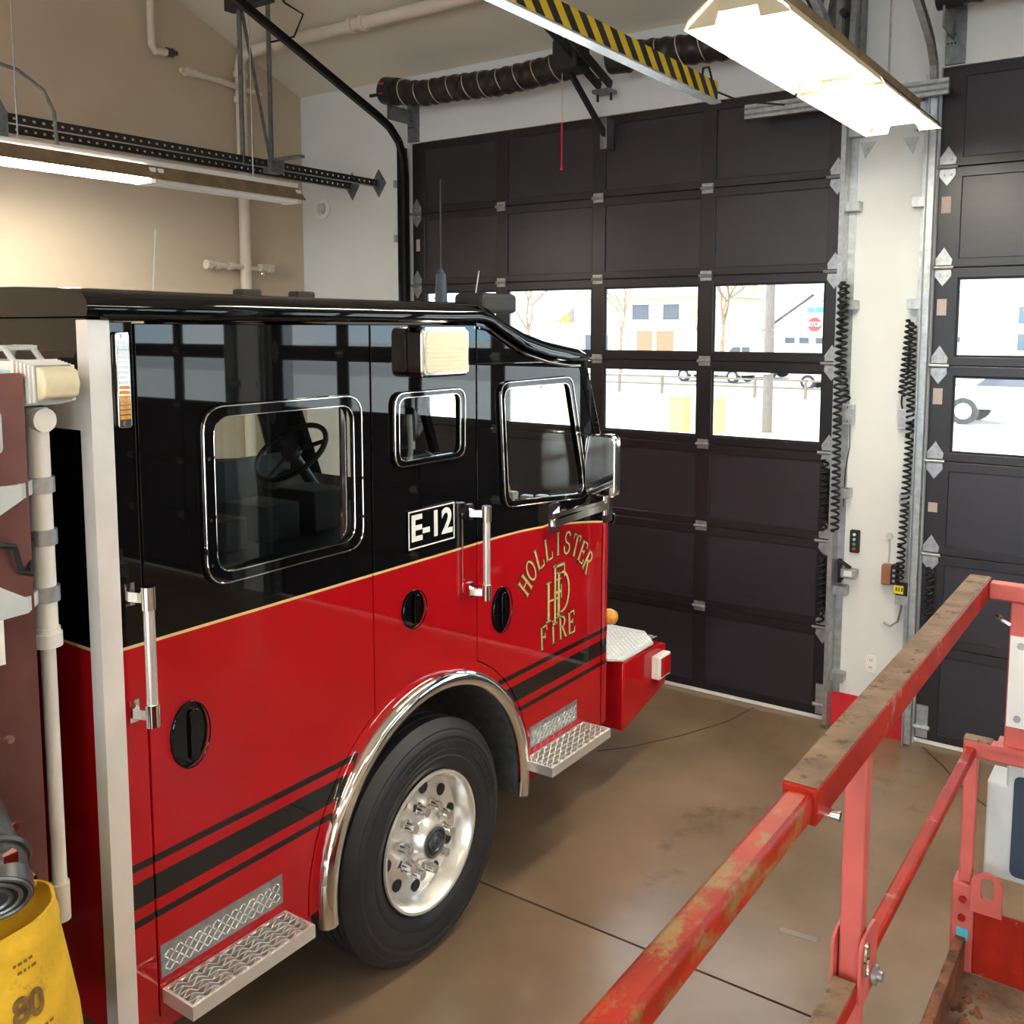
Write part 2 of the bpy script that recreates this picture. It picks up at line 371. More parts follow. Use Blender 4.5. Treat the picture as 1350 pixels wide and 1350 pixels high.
def mid_hinge(x, z, parent, y):
    if 'mid' not in HINGE:
        b = MB().box((-.042, -.010, -.034), (.042, 0, .034)).cyl((-.05, -.014, 0), (.05, -.014, 0), .012, n=8)
        for u in (-.026, .026):
            for v in (-.022, .022): b.cyl((u, -.008, v), (u, -.016, v), .008, n=6)
        o = b.build('centre_hinge', 'zinc', parent); HINGE['mid'] = o; HINGE['moff'] = Vector(o['_w'])
    else:
        o = HINGE['mid'].copy(); COL.objects.link(o); o.parent = parent
    o.location = Vector((x, y, z)) + HINGE['moff'] - Vector(parent['_w'])

def sectional_door(idx, x0, x1):
    d = thing('door_%d' % idx, ((x0+x1)/2, YF+.03, .03), kind='structure')
    w = x1 - x0; ms = [x0 + w*.2575, x0 + w*.5015, x0 + w*.7405]
    cols = [x0+.005] + ms + [x1-.005]
    yf = YF + .02                      # inner face of the door
    for s in range(7):
        z0, z1 = ZS[s]+.0015, ZS[s+1]-.0015
        holes = []
        for c in range(4):
            a = cols[c] + (.135 if c == 0 else .055); b = cols[c+1] - (.11 if c == 3 else .055)
            lo, hi = z0 + .055, z1 - .062
            holes.append((a, lo, b, hi))
        sec = MB().plate([(x0+.006, z0), (x1-.006, z0), (x1-.006, z1), (x0+.006, z1)], [[(a,l),(b,l),(b,h),(a,h)] for a,l,b,h in holes],
                         lambda u, v, t: (u, yf + .05 - t, v), .05, .004).build('door_section', 'doorf', d)
        for a, l, b, h in holes:
            if s in (3, 4):
                box('window_pane', (a-.01, yf+.022, l-.01), (b+.01, yf+.028, h+.01), 'glass', sec)
                MB().plate([(a-.004,l-.004),(b+.004,l-.004),(b+.004,h+.004),(a-.004,h+.004)], [[(a+.012,l+.012),(b-.012,l+.012),(b-.012,h-.012),(a+.012,h-.012)]],
                           lambda u, v, t: (u, yf + .020 - t, v), .012).build('glazing_bead', 'black', sec)
            else:
                box('door_panel', (a-.012, yf+.012, l-.012), (b+.012, yf+.034, h+.012), 'door', sec)
        # strip added behind each section seam to stop daylight leaking through
        box('seam_light_stop', (x0+.02, yf+.034, z1-.03), (x1-.02, yf+.049, z1+.03), 'doorf', sec)
        if s < 6:
            for m_ in ms: mid_hinge(m_, ZS[s+1], sec, yf-.001)
            leaf_hinge(x0+.055, ZS[s+1], sec, yf-.001); leaf_hinge(x1-.055, ZS[s+1], sec, yf-.001)
    MB().box((x0+.01, yf+.005, .004), (x1-.01, yf+.045, .034)).build('bottom_seal', 'whitemetal', d)
    for xx in (x0+.05, x1-.05):
        MB().box((xx-.035, yf-.02, .05), (xx+.035, yf-.001, .26)).cyl((xx-.05, yf-.03, .12), (xx+.05, yf-.03, .12), .016, n=8).build('bottom_bracket', 'zinc', d)
    return d
for i, (a, b) in enumerate(DOORS): sectional_door(i+1, a, b)
def sticker(x, z, h=.10, w=.055):
    o = box('notice_sticker', (x-w/2, YF+.0165, z-h/2), (x+w/2, YF+.0195, z+h/2), 'paper')
    return o
for z, t in ((3.42, 'uppermost'), (2.80, 'beside the upper window pane'), (2.25, 'beside the lower window pane'), (1.55, 'below the window panes')):
    tag(sticker(-1.285, z, .10 if z > 1.6 else .06), 'small pale notice sticker on the lift-side door stile, ' + t, 'sticker', 'notice stickers on the door stile')
tag(sticker(-5.505, 3.38, .10, .04), 'small white sticker on the stile of the door behind the cab', 'sticker')

# ------------------------------------------------------------------ door tracks (vertical, bend, then up the roof slope)
def track_path(x):
    P = [(6.375, .02), (6.375, 3.95), (6.36, 4.10), (6.30, 4.235), (6.19, 4.335), (6.05, 4.40)]
    P += [(6.05 - t, 4.40 + .385*t) for t in (.5, 1.5, 3, 4.5, 6)]
    return [(x, y, z) for y, z in P]
def c_track(b, pts, w=.055, t=.004, side=1):
    # C shaped section: web plus two lips swept along a path in the YZ plane
    for i in range(len(pts)-1):
        p, q = Vector(pts[i]), Vector(pts[i+1]); d = (q-p).normalized(); nrm = Vector((1,0,0)).cross(d)
        e = d*.004
        b.bar(p-e, q+e, .004, w, up=nrm)
        b.bar(p-e + nrm*w/2 + Vector((side*.018,0,0)), q+e + nrm*w/2 + Vector((side*.018,0,0)), .036, .004, up=nrm)
        b.bar(p-e - nrm*w/2 + Vector((side*.018,0,0)), q+e - nrm*w/2 + Vector((side*.018,0,0)), .036, .004, up=nrm)
def door_track(x, side, m, label):
    t = thing('door_track', (x, 6.375, 0), label, 'door track')
    b = MB(); c_track(b, track_path(x), side=side); b.build('roller_track', m, t)
    # angle bolted to the wall behind the vertical run
    MB().box((x-side*.006, 6.30, .01), (x-side*.002, YF-.002, 4.2)).box((x-side*.006, YF-.006, .01), (x-side*.05, YF-.002, 4.2)).build('wall_angle', m, t)
    for z in (.36, .95, 1.6, 2.12, 2.82, 3.44, 3.9):
        MB().box((x-side*.004, 6.345, z-.03), (x-side*.09, YF-.004, z+.03)).build('track_bracket', 'zinc', t)
    return t
door_track(-5.60, 1, 'blacksteel', 'shade-darkened steel roller track curving up beside the exhaust hose end, left of the cab door')  # black steel stands in for the shade on this back-lit track
door_track(-1.865, -1, 'zinc', 'bright steel roller track on the pillar edge, serving the door behind the engine')
door_track(-1.375, 1, 'zinc', 'bright steel roller track on the pillar edge nearest the scissor lift')
door_track(2.365, -1, 'zinc', 'steel roller track at the far jamb of the door beside the lift')
door_track(2.865, 1, 'zinc', 'steel roller track at the near jamb of the last bay door')

# ------------------------------------------------------------------ fire engine
XS = -2.60; XO = -5.05; XC = (XS+XO)/2
KS[:] = [.975, .06675]
T = thing('fire_engine', (XC, 3.0, 0), 'black over red fire engine with chrome trim, cab facing the dark bay doors', 'fire engine')
T.location.z = 0; T['_w'] = tuple(T.location)

def paint_mat(name, stripes):
    m = bpy.data.materials.new(name); t, p = nodes(m); N = t.nodes.new; L = t.links.new
    tc = N('ShaderNodeTexCoord'); tc.object = T
    sx = N('ShaderNodeSeparateXYZ'); L(tc.outputs['Object'], sx.inputs[0])
    def ma(op, a, b=None, c=None):
        n = N('ShaderNodeMath'); n.operation = op
        for i, k in enumerate((a, b, c)):
            if k is None: continue
            if isinstance(k, (int, float)): n.inputs[i].default_value = k
            else: L(k, n.inputs[i])
        return n.outputs[0]
    z = ma('DIVIDE', ma('SUBTRACT', sx.outputs['Z'], KS[1]), KS[0]); y = ma('DIVIDE', sx.outputs['Y'], KS[0])            # y is measured from the engine's own origin (world 3.0)
    dy = ma('MAXIMUM', ma('SUBTRACT', y, .55), 0.0)
    zp = ma('SUBTRACT', 1.703, ma('MULTIPLY', ma('MULTIPLY', dy, dy), .084))
    d = ma('SUBTRACT', z, zp)
    noise = N('ShaderNodeTexNoise'); noise.inputs['Scale'].default_value = 3.; L(tc.outputs['Object'], noise.inputs['Vector'])
    red = N('ShaderNodeValToRGB'); red.color_ramp.elements[0].color = (.40, .004, .008, 1); red.color_ramp.elements[1].color = (.46, .006, .011, 1)
    L(noise.outputs['Fac'], red.inputs['Fac'])
    col = red.outputs['Color']
    def over(col, fac, c):
        mx = N('ShaderNodeMix'); mx.data_type = 'RGBA'; L(fac, mx.inputs['Factor']); L(col, mx.inputs['A']); mx.inputs['B'].default_value = c + (1,)
        return mx.outputs['Result']
    def band(v, lo, hi): return ma('MULTIPLY', ma('GREATER_THAN', v, lo), ma('LESS_THAN', v, hi))
    if stripes:
        for lo, hi, c in ((.985, 1.010, (.020, .013, .013)), (.862, .946, (.016, .015, .013)), (.800, .824, (.020, .013, .013))):
            col = over(col, band(z, lo, hi), c)
    col = over(col, ma('GREATER_THAN', d, 0.0), (.0035, .0035, .004))
    col = over(col, band(d, -.0055, .0045), (.78, .58, .26))
    L(col, p.inputs['Base Color']); p.inputs['Roughness'].default_value = .45; p.inputs['Specular IOR Level'].default_value = 0.
    p.inputs['Coat Weight'].default_value = 1.; p.inputs['Coat Roughness'].default_value = .02
    return m
M['paint'] = paint_mat('two_tone_engine_paint', True)
M['paint_plain'] = paint_mat('two_tone_engine_paint_plain', False)
M['red'] = mat('red_gloss_paint', (.43, .005, .010), .45, coat=1., var=.05, spec=0.)

def SIDE(x=XS): return lambda u, v, w: (x - .025 + w, u, v)          # plate on the +X flank, face at x
def OPP(x=XO): return lambda u, v, w: (x + .025 - w, u, v)           # mirrored flank
C0 = (3.115, .49)
crew = [(1.737, .46)] + [(2.376, .46)] + arc(C0, .74, 180, 119.5, 14) + [(2.7505, 2.685), (1.737, 2.685)]
mid = arc(C0, .735, 182, 119.3, 14) + [(2.757, 2.685), (3.43, 2.685)] + arc(C0, .735, 64.6, -2, 14) + arc(C0, .655, -2, 182, 28)
front = arc(C0, .74, 64.4, 0, 14) + [(3.855, .46), (4.57, .46), (4.57, 1.80), (4.45, 2.15), (4.30, 2.503), (3.437, 2.51)]
front[0] = (3.437, front[0][1])
rear = [(1.60, .46), (1.731, .46), (1.731, 2.69), (1.60, 2.69)]
topst = [(3.437, 2.517), (4.14, 2.512), (3.80, 2.575), (3.62, 2.648), (3.485, 2.71), (3.437, 2.71)]
apil = [(4.31, 2.50), (4.37, 2.545), (4.444, 2.362), (4.528, 2.153), (4.661, 1.80), (4.69, 1.60), (4.577, 1.60), (4.577, 1.80), (4.457, 2.15)]
w_crew = rr(1.985, 1.848, 2.663, 2.398, .075); w_mid = rr(2.892, 2.125, 3.312, 2.40, .05)
w_front = rpoly([(3.655, 1.855), (4.375, 1.795), (4.20, 2.405), (3.615, 2.405)], .06)
def frame(b, win, din, dout, fn, t):
    b.plate(offs(win, dout), [offs(win, -din)], fn, t, .005)
def flank(F, sgn):
    G = (lambda x: SIDE(x)) if sgn > 0 else (lambda x: OPP(x))
    x0 = XS if sgn > 0 else XO; s = sgn
    rp = MB().plate(rear, [], F, .025, .003).build('rear_corner_panel', 'paint', T)
    cd = MB().plate(crew, [w_crew], F, .025, .003).build('crew_door', 'paint', T)
    mp = MB().plate(mid, [w_mid], F, .025, .003).build('side_panel', 'paint', T)
    fd = MB().plate(front, [w_front], F, .025, .003).build('front_door', 'paint', T)
    MB().plate(topst, [], F, .025, .002).build('roof_side_panel', 'blackpaint', T)
    MB().plate(apil, [], F, .025, .003).build('windscreen_pillar', 'blackpaint', T)
    for win, par, din, dout in ((w_crew, cd, .025, .035), (w_mid, mp, .016, .026), (w_front, fd, .016, .032)):
        b = MB(); frame(b, win, din, dout, G(x0 + s*.018), .022); b.build('window_frame', 'blackpaint', par)
        b = MB(); b.tube([(x0 + s*.017, u, v) for u, v in offs(win, dout-.008)], .0028, 6, True); b.build('window_bead', 'chrome', par)
        b = MB(); b.tube([(x0 + s*.014, u, v) for u, v in offs(win, -din+.004)], .0026, 6, True); b.build('window_bead', 'chrome', par)
        MB().plate(offs(win, .004), [], G(x0 - s*.004), .006).build('window_glass', 'cabglass', par)
    return rp, cd, mp, fd
rp, cd, mp, fd = flank(SIDE(), 1)
flank(OPP(), -1)
# extra inner frame post in the crew window
box('window_channel', (XS-.020, 2.60, 1.87), (XS-.008, 2.63, 2.38), 'chrome', cd)
for (y, z) in ((1.975, 2.25), (1.975, 2.05), (1.975, 1.90), (2.68, 2.10), (2.68, 1.95)):
    MB().cyl((XS+.018, y, z), (XS+.024, y, z), .006, n=8).build('frame_screw', 'chrome', cd)

# front face of the cab: rounded lower shell, slanted windscreen, mirrored corners
pl = [(XS, 4.577)] + [(XS - .15 + .15*cos(radians(a)), 4.60 + .15*sin(radians(a))) for a in range(0, 91, 10)]
pl2 = [(XS + XO - x, y) for x, y in pl][::-1]
path = pl + pl2
b = MB(); n = len(path)
for z0, z1 in ((.46, 1.62),):
    v = [(x, y, z0) for x, y in path] + [(x, y, z1) for x, y in path]
    inn = [(x + (.02 if x < XC else -.02), y - .02, z) for x, y, z in v]
    b.add(v, [(i, i+1, n+i+1, n+i) for i in range(n-1)]); b.add(inn, [(i, i+1, n+i+1, n+i) for i in range(n-1)])
b.add([(x, y, 1.62) for x, y in path], [tuple(range(n))])
b.build('front_shell', 'paint', T)
def W(u, v): # point on the slanted windscreen plane, u across, v 0..1 up
    return Vector((u, 4.735 - .355*v, 1.60 + .945*v))
b = MB(); b.add([W(XS-.06,.02), W(XO+.06,.02), W(XO+.09,.98), W(XS-.09,.98)] , [(0,1,2,3)]); b.build('windscreen', 'cabglass', T)
b = MB()
for u0, u1 in ((XS-.030, XS-.10), (XO+.030, XO+.10), (XC-.02, XC+.02)):
    b.bar(W((u0+u1)/2, -.02), W((u0+u1)/2, 1.0), abs(u1-u0), .05, up=(0,-.93,.35))
b.bar(W(XS-.03, .985), W(XO+.03, .985), .07, .05); b.bar(W(XS-.03, .0), W(XO+.03, .0), .07, .05)
b.build('windscreen_frame', 'blackpaint', T)

# roof: lofted raised shell with rounded shoulders
st = [(1.575, 2.785, 2.705), (1.62, 2.787, 2.703), (2.4, 2.782, 2.700), (3.2, 2.782, 2.700), (3.44, 2.785, 2.705), (3.52, 2.77, 2.695), (3.62, 2.722, 2.650), (3.80, 2.664, 2.578),
      (4.0, 2.618, 2.535), (4.20, 2.588, 2.512), (4.30, 2.575, 2.510), (4.36, 2.555, 2.508), (4.41, 2.52, 2.500)]
b = MB(); rows = []
for y, zt, zl in st:
    h = zt - zl; sec = [(XS+.018, zl), (XS+.024, zl+h*.25), (XS+.020, zl+h*.55), (XS+.002, zl+h*.82), (XS-.05, zt), (XS-.35, zt+.012), (XC, zt+.022)]
    sec = sec + [(XS+XO-x, z) for x, z in sec[-2::-1]]
    rows.append([(x, y, z) for x, z in sec])
n = len(rows[0]); v = [p for r in rows for p in r]
f = [(i*n+k, i*n+k+1, (i+1)*n+k+1, (i+1)*n+k) for i in range(len(rows)-1) for k in range(n-1)] + [tuple(range(n)), tuple(range((len(rows)-1)*n, len(rows)*n))]
f += [(i*n, (i+1)*n, (i+1)*n+n-1, i*n+n-1) for i in range(len(rows)-1)]
roof = b.add(v, f).build('cab_roof', 'blackpaint', T, angle=50)
MB().tube([(XS+.022, y, zl+.002) for y, zt, zl in st[1:-1]], .009, 8).build('drip_rail', 'blackpaint', roof)
MB().tube([(XS+.012, y, zl-.03) for y, zt, zl in st[4:-2]], .007, 8).build('drip_rail', 'chrome', roof)

# rear wall of the cab, floor, inner lining
rw = MB().plate([(XO+.026, .46), (XS-.026, .46), (XS-.026, 2.70), (XO+.026, 2.70)], [], lambda u, v, w: (u, 1.63 - w, v), .03).build('cab_rear_wall', 'paint_plain', T)
MB().box((XS-.026-.03, 1.585, .46), (XS+.004, 1.5995, 2.695)).box((XS+.0005, 1.585, .46), (XS+.004, 1.655, 2.695)).build('corner_trim', 'trim', T, .002)
MB().box((-2.86, 1.590, 2.372), (-2.66, 1.5995, 2.548)).build('bracket_plate', 'whitemetal', rw)
MB().box((XO+.03, 1.635, 1.18), (XS-.03, 4.55, 1.24)).build('cab_floor', 'interior', T)
MB().box((XO+.026, 1.66, 1.24), (XO+.045, 4.5, 1.835)).build('door_trim', 'interior', T)
MB().box((XO+.05, 1.635, 2.62), (XS-.05, 3.45, 2.66)).build('headliner', 'interior', T)
MB().box((XO+.55, 2.35, 1.24), (XS-.55, 4.3, 1.62)).build('engine_cover', 'interior', T, .05)
MB().prism([(4.30, 1.24), (4.62, 1.24), (4.62, 1.66), (4.45, 1.72), (4.25, 1.62)], XO+.04, XS-.04).build('dashboard', 'interior', T)
def seat(x, y, face):
    s = MB().box((x-.24, y-.24, 1.24), (x+.24, y+.24, 1.50)).build('seat', 'seat', T, .04)
    MB().box((x-.24, y-face*.26-.06, 1.50), (x+.24, y-face*.26+.06, 2.12)).build('seat_back', 'seat', s, .05)
    MB().box((x-.13, y-face*.26-.05, 2.14), (x+.13, y-face*.26+.05, 2.32)).build('head_rest', 'seat', s, .04)
seat(-4.62, 3.55, 1); seat(-3.02, 3.60, 1); seat(-4.62, 2.2, -1)
# steering wheel with column
sc = Vector((-4.42, 3.98, 1.93)); ax = Vector((0, -.62, .78)).normalized(); e1 = Vector((1,0,0)); e2 = ax.cross(e1)
sw = MB().tube([sc + (e1*cos(2*pi*k/32) + e2*sin(2*pi*k/32))*.235 for k in range(32)], .017, 8, True)
for a in (30, 150, 270): sw.bar(sc, sc + (e1*cos(radians(a)) + e2*sin(radians(a)))*.225, .03, .012, up=ax)
sw.cyl(sc - ax*.03, sc + ax*.015, .06); sw = sw.build('steering_wheel', 'black', T)
MB().cyl(sc - ax*.05, sc - ax*.45 , .035).build('steering_column', 'black', sw)
# radio gear on the engine cover
for k in range(3): box('radio_box', (-3.95 + .02*k, 2.75 + .33*k, 1.63), (-3.62, 2.98 + .33*k, 1.78 + .03*k), 'interior', T, .008)
for k in range(4): box('control_knob', (-3.05 + .10*k, 4.28, 1.70), (-2.99 + .10*k, 4.33, 1.78 - .01*(k % 2)), 'whitemetal', T, .006)
MB().cyl((-3.2, 4.30, 1.78), (-3.06, 4.30, 1.78), .05).build('spot_handlamp', 'yellowbag', T)
MB().tube([(-2.75, 3.15, 2.30), (-2.76, 3.17, 2.15), (-2.80, 3.20, 2.05)], .012).build('seat_belt', 'bluegrey', T)

# chrome wheel arch trim and liner
def arch_sweep(r_c, prof, a0, a1, n=40):
    b = MB(); rows = []
    for i in range(n+1):
        a = radians(a0 + (a1-a0)*i/n)
        rows.append([(XS + dx, C0[0] + (r_c+dr)*cos(a), C0[1] + (r_c+dr)*sin(a)) for dx, dr in prof])
    m = len(prof); v = [p for r in rows for p in r]
    return b.add(v, [(i*m+k, i*m+(k+1) % m, (i+1)*m+(k+1) % m, (i+1)*m+k) for i in range(n) for k in range(m)] + [tuple(range(m)), tuple(range(n*m, n*m+m))])
arch_sweep(.665, [(-.005, .030), (.020, .032), (.042, .020), (.054, -.005), (.050, -.030), (.030, -.040), (.028, -.034), (.044, -.026), (.046, -.004), (.034, .014), (-.005, .018)], -9, 188).build('wheel_arch_trim', 'chrome', T, angle=70)
arch_sweep(.640, [(.0, 0), (.0, .012), (-.62, .012), (-.62, 0)], -9, 188).build('wheel_arch_liner', 'zincdark', T)
MB().plate(arc(C0, .64, 0, 180, 24), [], lambda u, v, w: (XS-.62+w, u, v), .01).build('wheel_arch_back', 'black', T)

# wheels
def wheel(xface, s):
    cx, cy, cz = xface, 3.077, .4546
    w = MB(); R = .523
    P = [(-.03, .290), (-.012, .31), (.002, .340), (.008, .352), (.009, .366), (.006, .372), (.012, .395), (.012, .430), (.008, .438), (.008, .446), (.011, .452), (.006, .470), (.001, .476), (.001, .484), (-.018, .505), (-.036, R)]
    x = -.036
    for k in range(5):
        P += [(x - .042, R), (x - .044, R-.014), (x - .052, R-.014), (x - .054, R)]; x -= .054
    P += [(-.325, R-.006), (-.345, .47), (-.355, .40), (-.335, .30), (-.30, .285)]
    ty = w.lathe([(a*s, r) for a, r in P], (cx, cy, cz), 'X', 72).build('front_wheel', 'tyre', T, angle=30)
    ty['label'] = 'black ribbed truck tyre on a polished aluminium rim'
    b = MB()
    for k in range(26):
        a = radians(8 + 4.2*k)
        if k % 9 == 8: continue
        for r0, r1 in ((.402, .424),):
            c_, s_ = cos(a), sin(a); t_ = .008
            b.add([(cx + .0125*s, cy + r0*c_ - t_*s_, cz + r0*s_ + t_*c_), (cx + .0125*s, cy + r0*c_ + t_*s_, cz + r0*s_ - t_*c_), (cx + .0125*s, cy + r1*c_ + t_*s_, cz + r1*s_ - t_*c_), (cx + .0125*s, cy + r1*c_ - t_*s_, cz + r1*s_ + t_*c_)], [(0, 1, 2, 3)])
    b.tube([(cx + .012*s, cy + .394*cos(radians(2 + 3*k)), cz + .394*sin(radians(2 + 3*k))) for k in range(40)], .0025, 5); b.tube([(cx + .012*s, cy + .431*cos(radians(2 + 3*k)), cz + .431*sin(radians(2 + 3*k))) for k in range(40)], .0025, 5)
    b.build('sidewall_relief', 'black', ty)['kind'] = 'stuff'
    MB().lathe([(a*s, r) for a, r in ((-.028, .288), (-.006, .306), (.004, .303), (.003, .292), (-.018, .276), (-.075, .268), (-.085, .262), (-.082, .24), (-.070, .165), (-.066, .145), (-.066, .02))], (cx, cy, cz), 'X', 64).build('wheel_rim', 'alu', ty, angle=30)
    for k in range(10):
        a = 2*pi*k/10 + .18; u, v = cos(a)*.215, sin(a)*.215
        nx = -.0755*s
        MB().cyl((cx+nx-.002*s, cy+u, cz+v), (cx+nx+.0035*s, cy+u, cz+v), .027, n=16).build('hand_hole', 'black', ty)
        a += pi/10; u, v = cos(a)*.1425, sin(a)*.1425
        MB().cyl((cx-.070*s, cy+u, cz+v), (cx-.050*s, cy+u, cz+v), .031, .027, 6).cyl((cx-.052*s, cy+u, cz+v), (cx-.002*s, cy+u, cz+v), .023, .020, 12).build('lug_nut', 'chrome', ty)
    MB().lathe([(a*s, r) for a, r in ((-.07, .106), (-.040, .102), (-.030, .090), (.000, .080), (.010, .076), (.012, .062))], (cx, cy, cz), 'X', 32).build('wheel_hub', 'alu', ty)
    MB().lathe([(a*s, r) for a, r in ((.004, .068), (.020, .067), (.024, .060), (.016, .054), (.016, .046), (.024, .042), (.024, .034), (.018, .030), (.026, .020), (.026, .004))], (cx, cy, cz), 'X', 28).build('hub_cap', 'greycap', ty)
wheel(-2.579, 1); wheel(XO-.021, -1)
MB().cyl((XO+.3, 3.077, .4546), (XS-.3, 3.077, .4546), .07).build('front_axle', 'black', T)
MB().box((-4.3, -4.8, .55), (-4.2, 4.9, .80)).box((-3.45, -4.8, .55), (-3.35, 4.9, .80)).box((-4.3, 1.0, .45), (-3.35, 2.3, 1.1)).build('chassis_frame', 'black', T)
MB().box((XO+.1, 1.66, .42), (XS-.12, 2.36, .60)).build('under_cab_box', 'black', T)

# kick plates and steps
def tread_mat():
    m = bpy.data.materials.new('diamond_tread_plate'); t, p = nodes(m)
    tc = t.nodes.new('ShaderNodeTexCoord'); mp_ = t.nodes.new('ShaderNodeMapping'); mp_.inputs['Rotation'].default_value = (radians(45), 0, radians(45)); mp_.inputs['Scale'].default_value = (38, 38, 38)
    ck = t.nodes.new('ShaderNodeTexBrick'); ck.inputs['Scale'].default_value = 1.; ck.offset = .5
    ck.inputs['Mortar Size'].default_value = .16; ck.inputs['Color1'].default_value = (1,1,1,1); ck.inputs['Color2'].default_value = (.3,.3,.3,1); ck.inputs['Mortar'].default_value = (0,0,0,1)
    t.links.new(tc.outputs['Object'], mp_.inputs[0]); t.links.new(mp_.outputs[0], ck.inputs['Vector'])
    b = t.nodes.new('ShaderNodeBump'); b.inputs['Strength'].default_value = .8; b.inputs['Distance'].default_value = .006
    t.links.new(ck.outputs['Color'], b.inputs['Height']); t.links.new(b.outputs['Normal'], p.inputs['Normal'])
    p.inputs['Base Color'].default_value = (.74, .72, .68, 1); p.inputs['Metallic'].default_value = .85; p.inputs['Roughness'].default_value = .28
    return m
M['tread'] = tread_mat()
def tread_bars(par, fn, u0, u1, v0, v1, pu=.030, h=.0022):
    b = MB(); j_ = 0; v = v0 + pu*.45
    while v < v1 - pu*.3:
        i_ = 0; u = u0 + pu*.5
        while u < u1 - pu*.3:
            sg_ = 1 if (i_ + j_) % 2 else -1; a = radians(45*sg_); d = Vector((cos(a), sin(a))); n_ = Vector((-d.y, d.x)); c = Vector((u, v))
            P = [c - d*pu*.46, c - n_*pu*.13, c + d*pu*.46, c + n_*pu*.13]
            b.add([fn(k.x, k.y, 0) for k in P] + [fn(c.x - d.x*pu*.2, c.y - d.y*pu*.2, h), fn(c.x + d.x*pu*.2, c.y + d.y*pu*.2, h)], [(0, 1, 4), (1, 2, 5), (1, 5, 4), (2, 3, 5), (3, 0, 4), (3, 4, 5)])
            u += pu*.62; i_ += 1
        v += pu*.62; j_ += 1
    o = b.build('tread_bars', 'alu', par, angle=5); o['kind'] = 'stuff'; return o
for y0, y1, z0, z1 in ((1.742, 2.25, .592, .70), (3.86, 4.31, .582, .688)):
    k_ = box('kick_plate', (XS, y0, z0), (XS+.004, y1, z1), 'zinc', T); tread_bars(k_, lambda u, v, w: (XS+.004+w, u, v), y0+.008, y1-.008, z0+.006, z1-.006)
def step(y0, y1, z, xo):
    xi = XS + .004
    s = MB().plate([(xi, y0), (xo, y0), (xo, y1), (xi, y1)], [[(xi+.01, y0+.01), (xo-.012, y0+.01), (xo-.012, y1-.01), (xi+.01, y1-.01)]], lambda u, v, w: (u, v, z-.045+w), .047).build('cab_step', 'alu', T)
    box('step_pan', (xi+.01, y0+.01, z-.044), (xo-.012, y1-.01, z-.040), 'black', s)
    b = MB(); n = 5; w = (xo - xi - .02)/n; m = int((y1-y0-.02)/.028)
    for k in range(n+1):                       # zig-zag ribbons that form the diamond grip openings
        for sg in (1, -1):
            pts = []
            for i in range(m+1):
                y = y0 + .01 + (y1-y0-.02)*i/m; pts.append((xi+.01 + k*w + sg*(w*.46 if i % 2 else 0.), y, z - (.0 if i % 2 else .012)))
            pts = [(min(max(p[0], xi+.008), xo-.010), p[1], p[2]) for p in pts]
            for p, q in zip(pts, pts[1:]): b.bar(p, q, .0048, .016)
    g = b.build('grip_tread', 'alu', s); g['kind'] = 'stuff'
step(1.742, 2.26, .555, -2.44); step(3.80, 4.375, .545, -2.425)
# side skirts below the doors
box('side_skirt', (XS-.06, 1.60, .40), (XS-.015, 2.40, .47), 'red', T); box('side_skirt', (XS-.06, 3.84, .40), (XS-.015, 4.60, .47), 'red', T)

# door handles: black oval paddles
def paddle(y, z, w, h, par):
    b = MB().plate([(y + w/2*cos(2*pi*k/28), z + h/2*sin(2*pi*k/28)) for k in range(28)], [], SIDE(XS+.012), .014, .004)
    o = b.build('door_handle', 'blackpaint', par)
    MB().tube([(XS+.013, y + w*.485*cos(2*pi*k/28), z + h*.485*sin(2*pi*k/28)) for k in range(28)], .003, 6, True).build('handle_rim', 'blackpaint', o)
    MB().plate([(y + w*.33*cos(2*pi*k/24), z + h*.36*sin(2*pi*k/24)) for k in range(24)], [], SIDE(XS+.016), .004, .0015).build('handle_cup', 'blackpaint', o)
    MB().plate(rr(y-w*.02, z-h*.40, y+w*.24, z+h*.36, w*.12), [], SIDE(XS+.027), .010, .003).build('handle_grip', 'blackpaint', o)
paddle(1.880, 1.358, .150, .225, cd); paddle(2.990, 1.506, .150, .165, mp); paddle(3.617, 1.352, .155, .225, fd)
# compartment door outline in the side panel
comp = MB().plate(rr(2.886, 1.305, 3.345, 1.975, .02), [], SIDE(XS+.004), .006, .002).build('compartment_door', 'paint', mp)
# E-12 sign
def SX(y0, z0, x, shear=0.): return lambda u, v, w: (x + w, y0 + u, z0 + v)
sg = MB().plate([(2.957, 1.755), (3.268, 1.755), (3.268, 1.924), (2.957, 1.924)], [], SIDE(XS+.026), .003).build('unit_sign', 'blackpaint', T)
MB().plate([(2.961, 1.759), (3.264, 1.759), (3.264, 1.920), (2.961, 1.920)], [[(2.967, 1.765), (3.258, 1.765), (3.258, 1.914), (2.967, 1.914)]], lambda u, v, w: (XS+.0045 + w, u, v), .001).build('sign_border', 'whitevinyl', sg)
MB().text('E-12', .152, SX(3.112, 1.840, XS+.0045), .0012, .0042).build('sign_lettering', 'whitevinyl', sg)

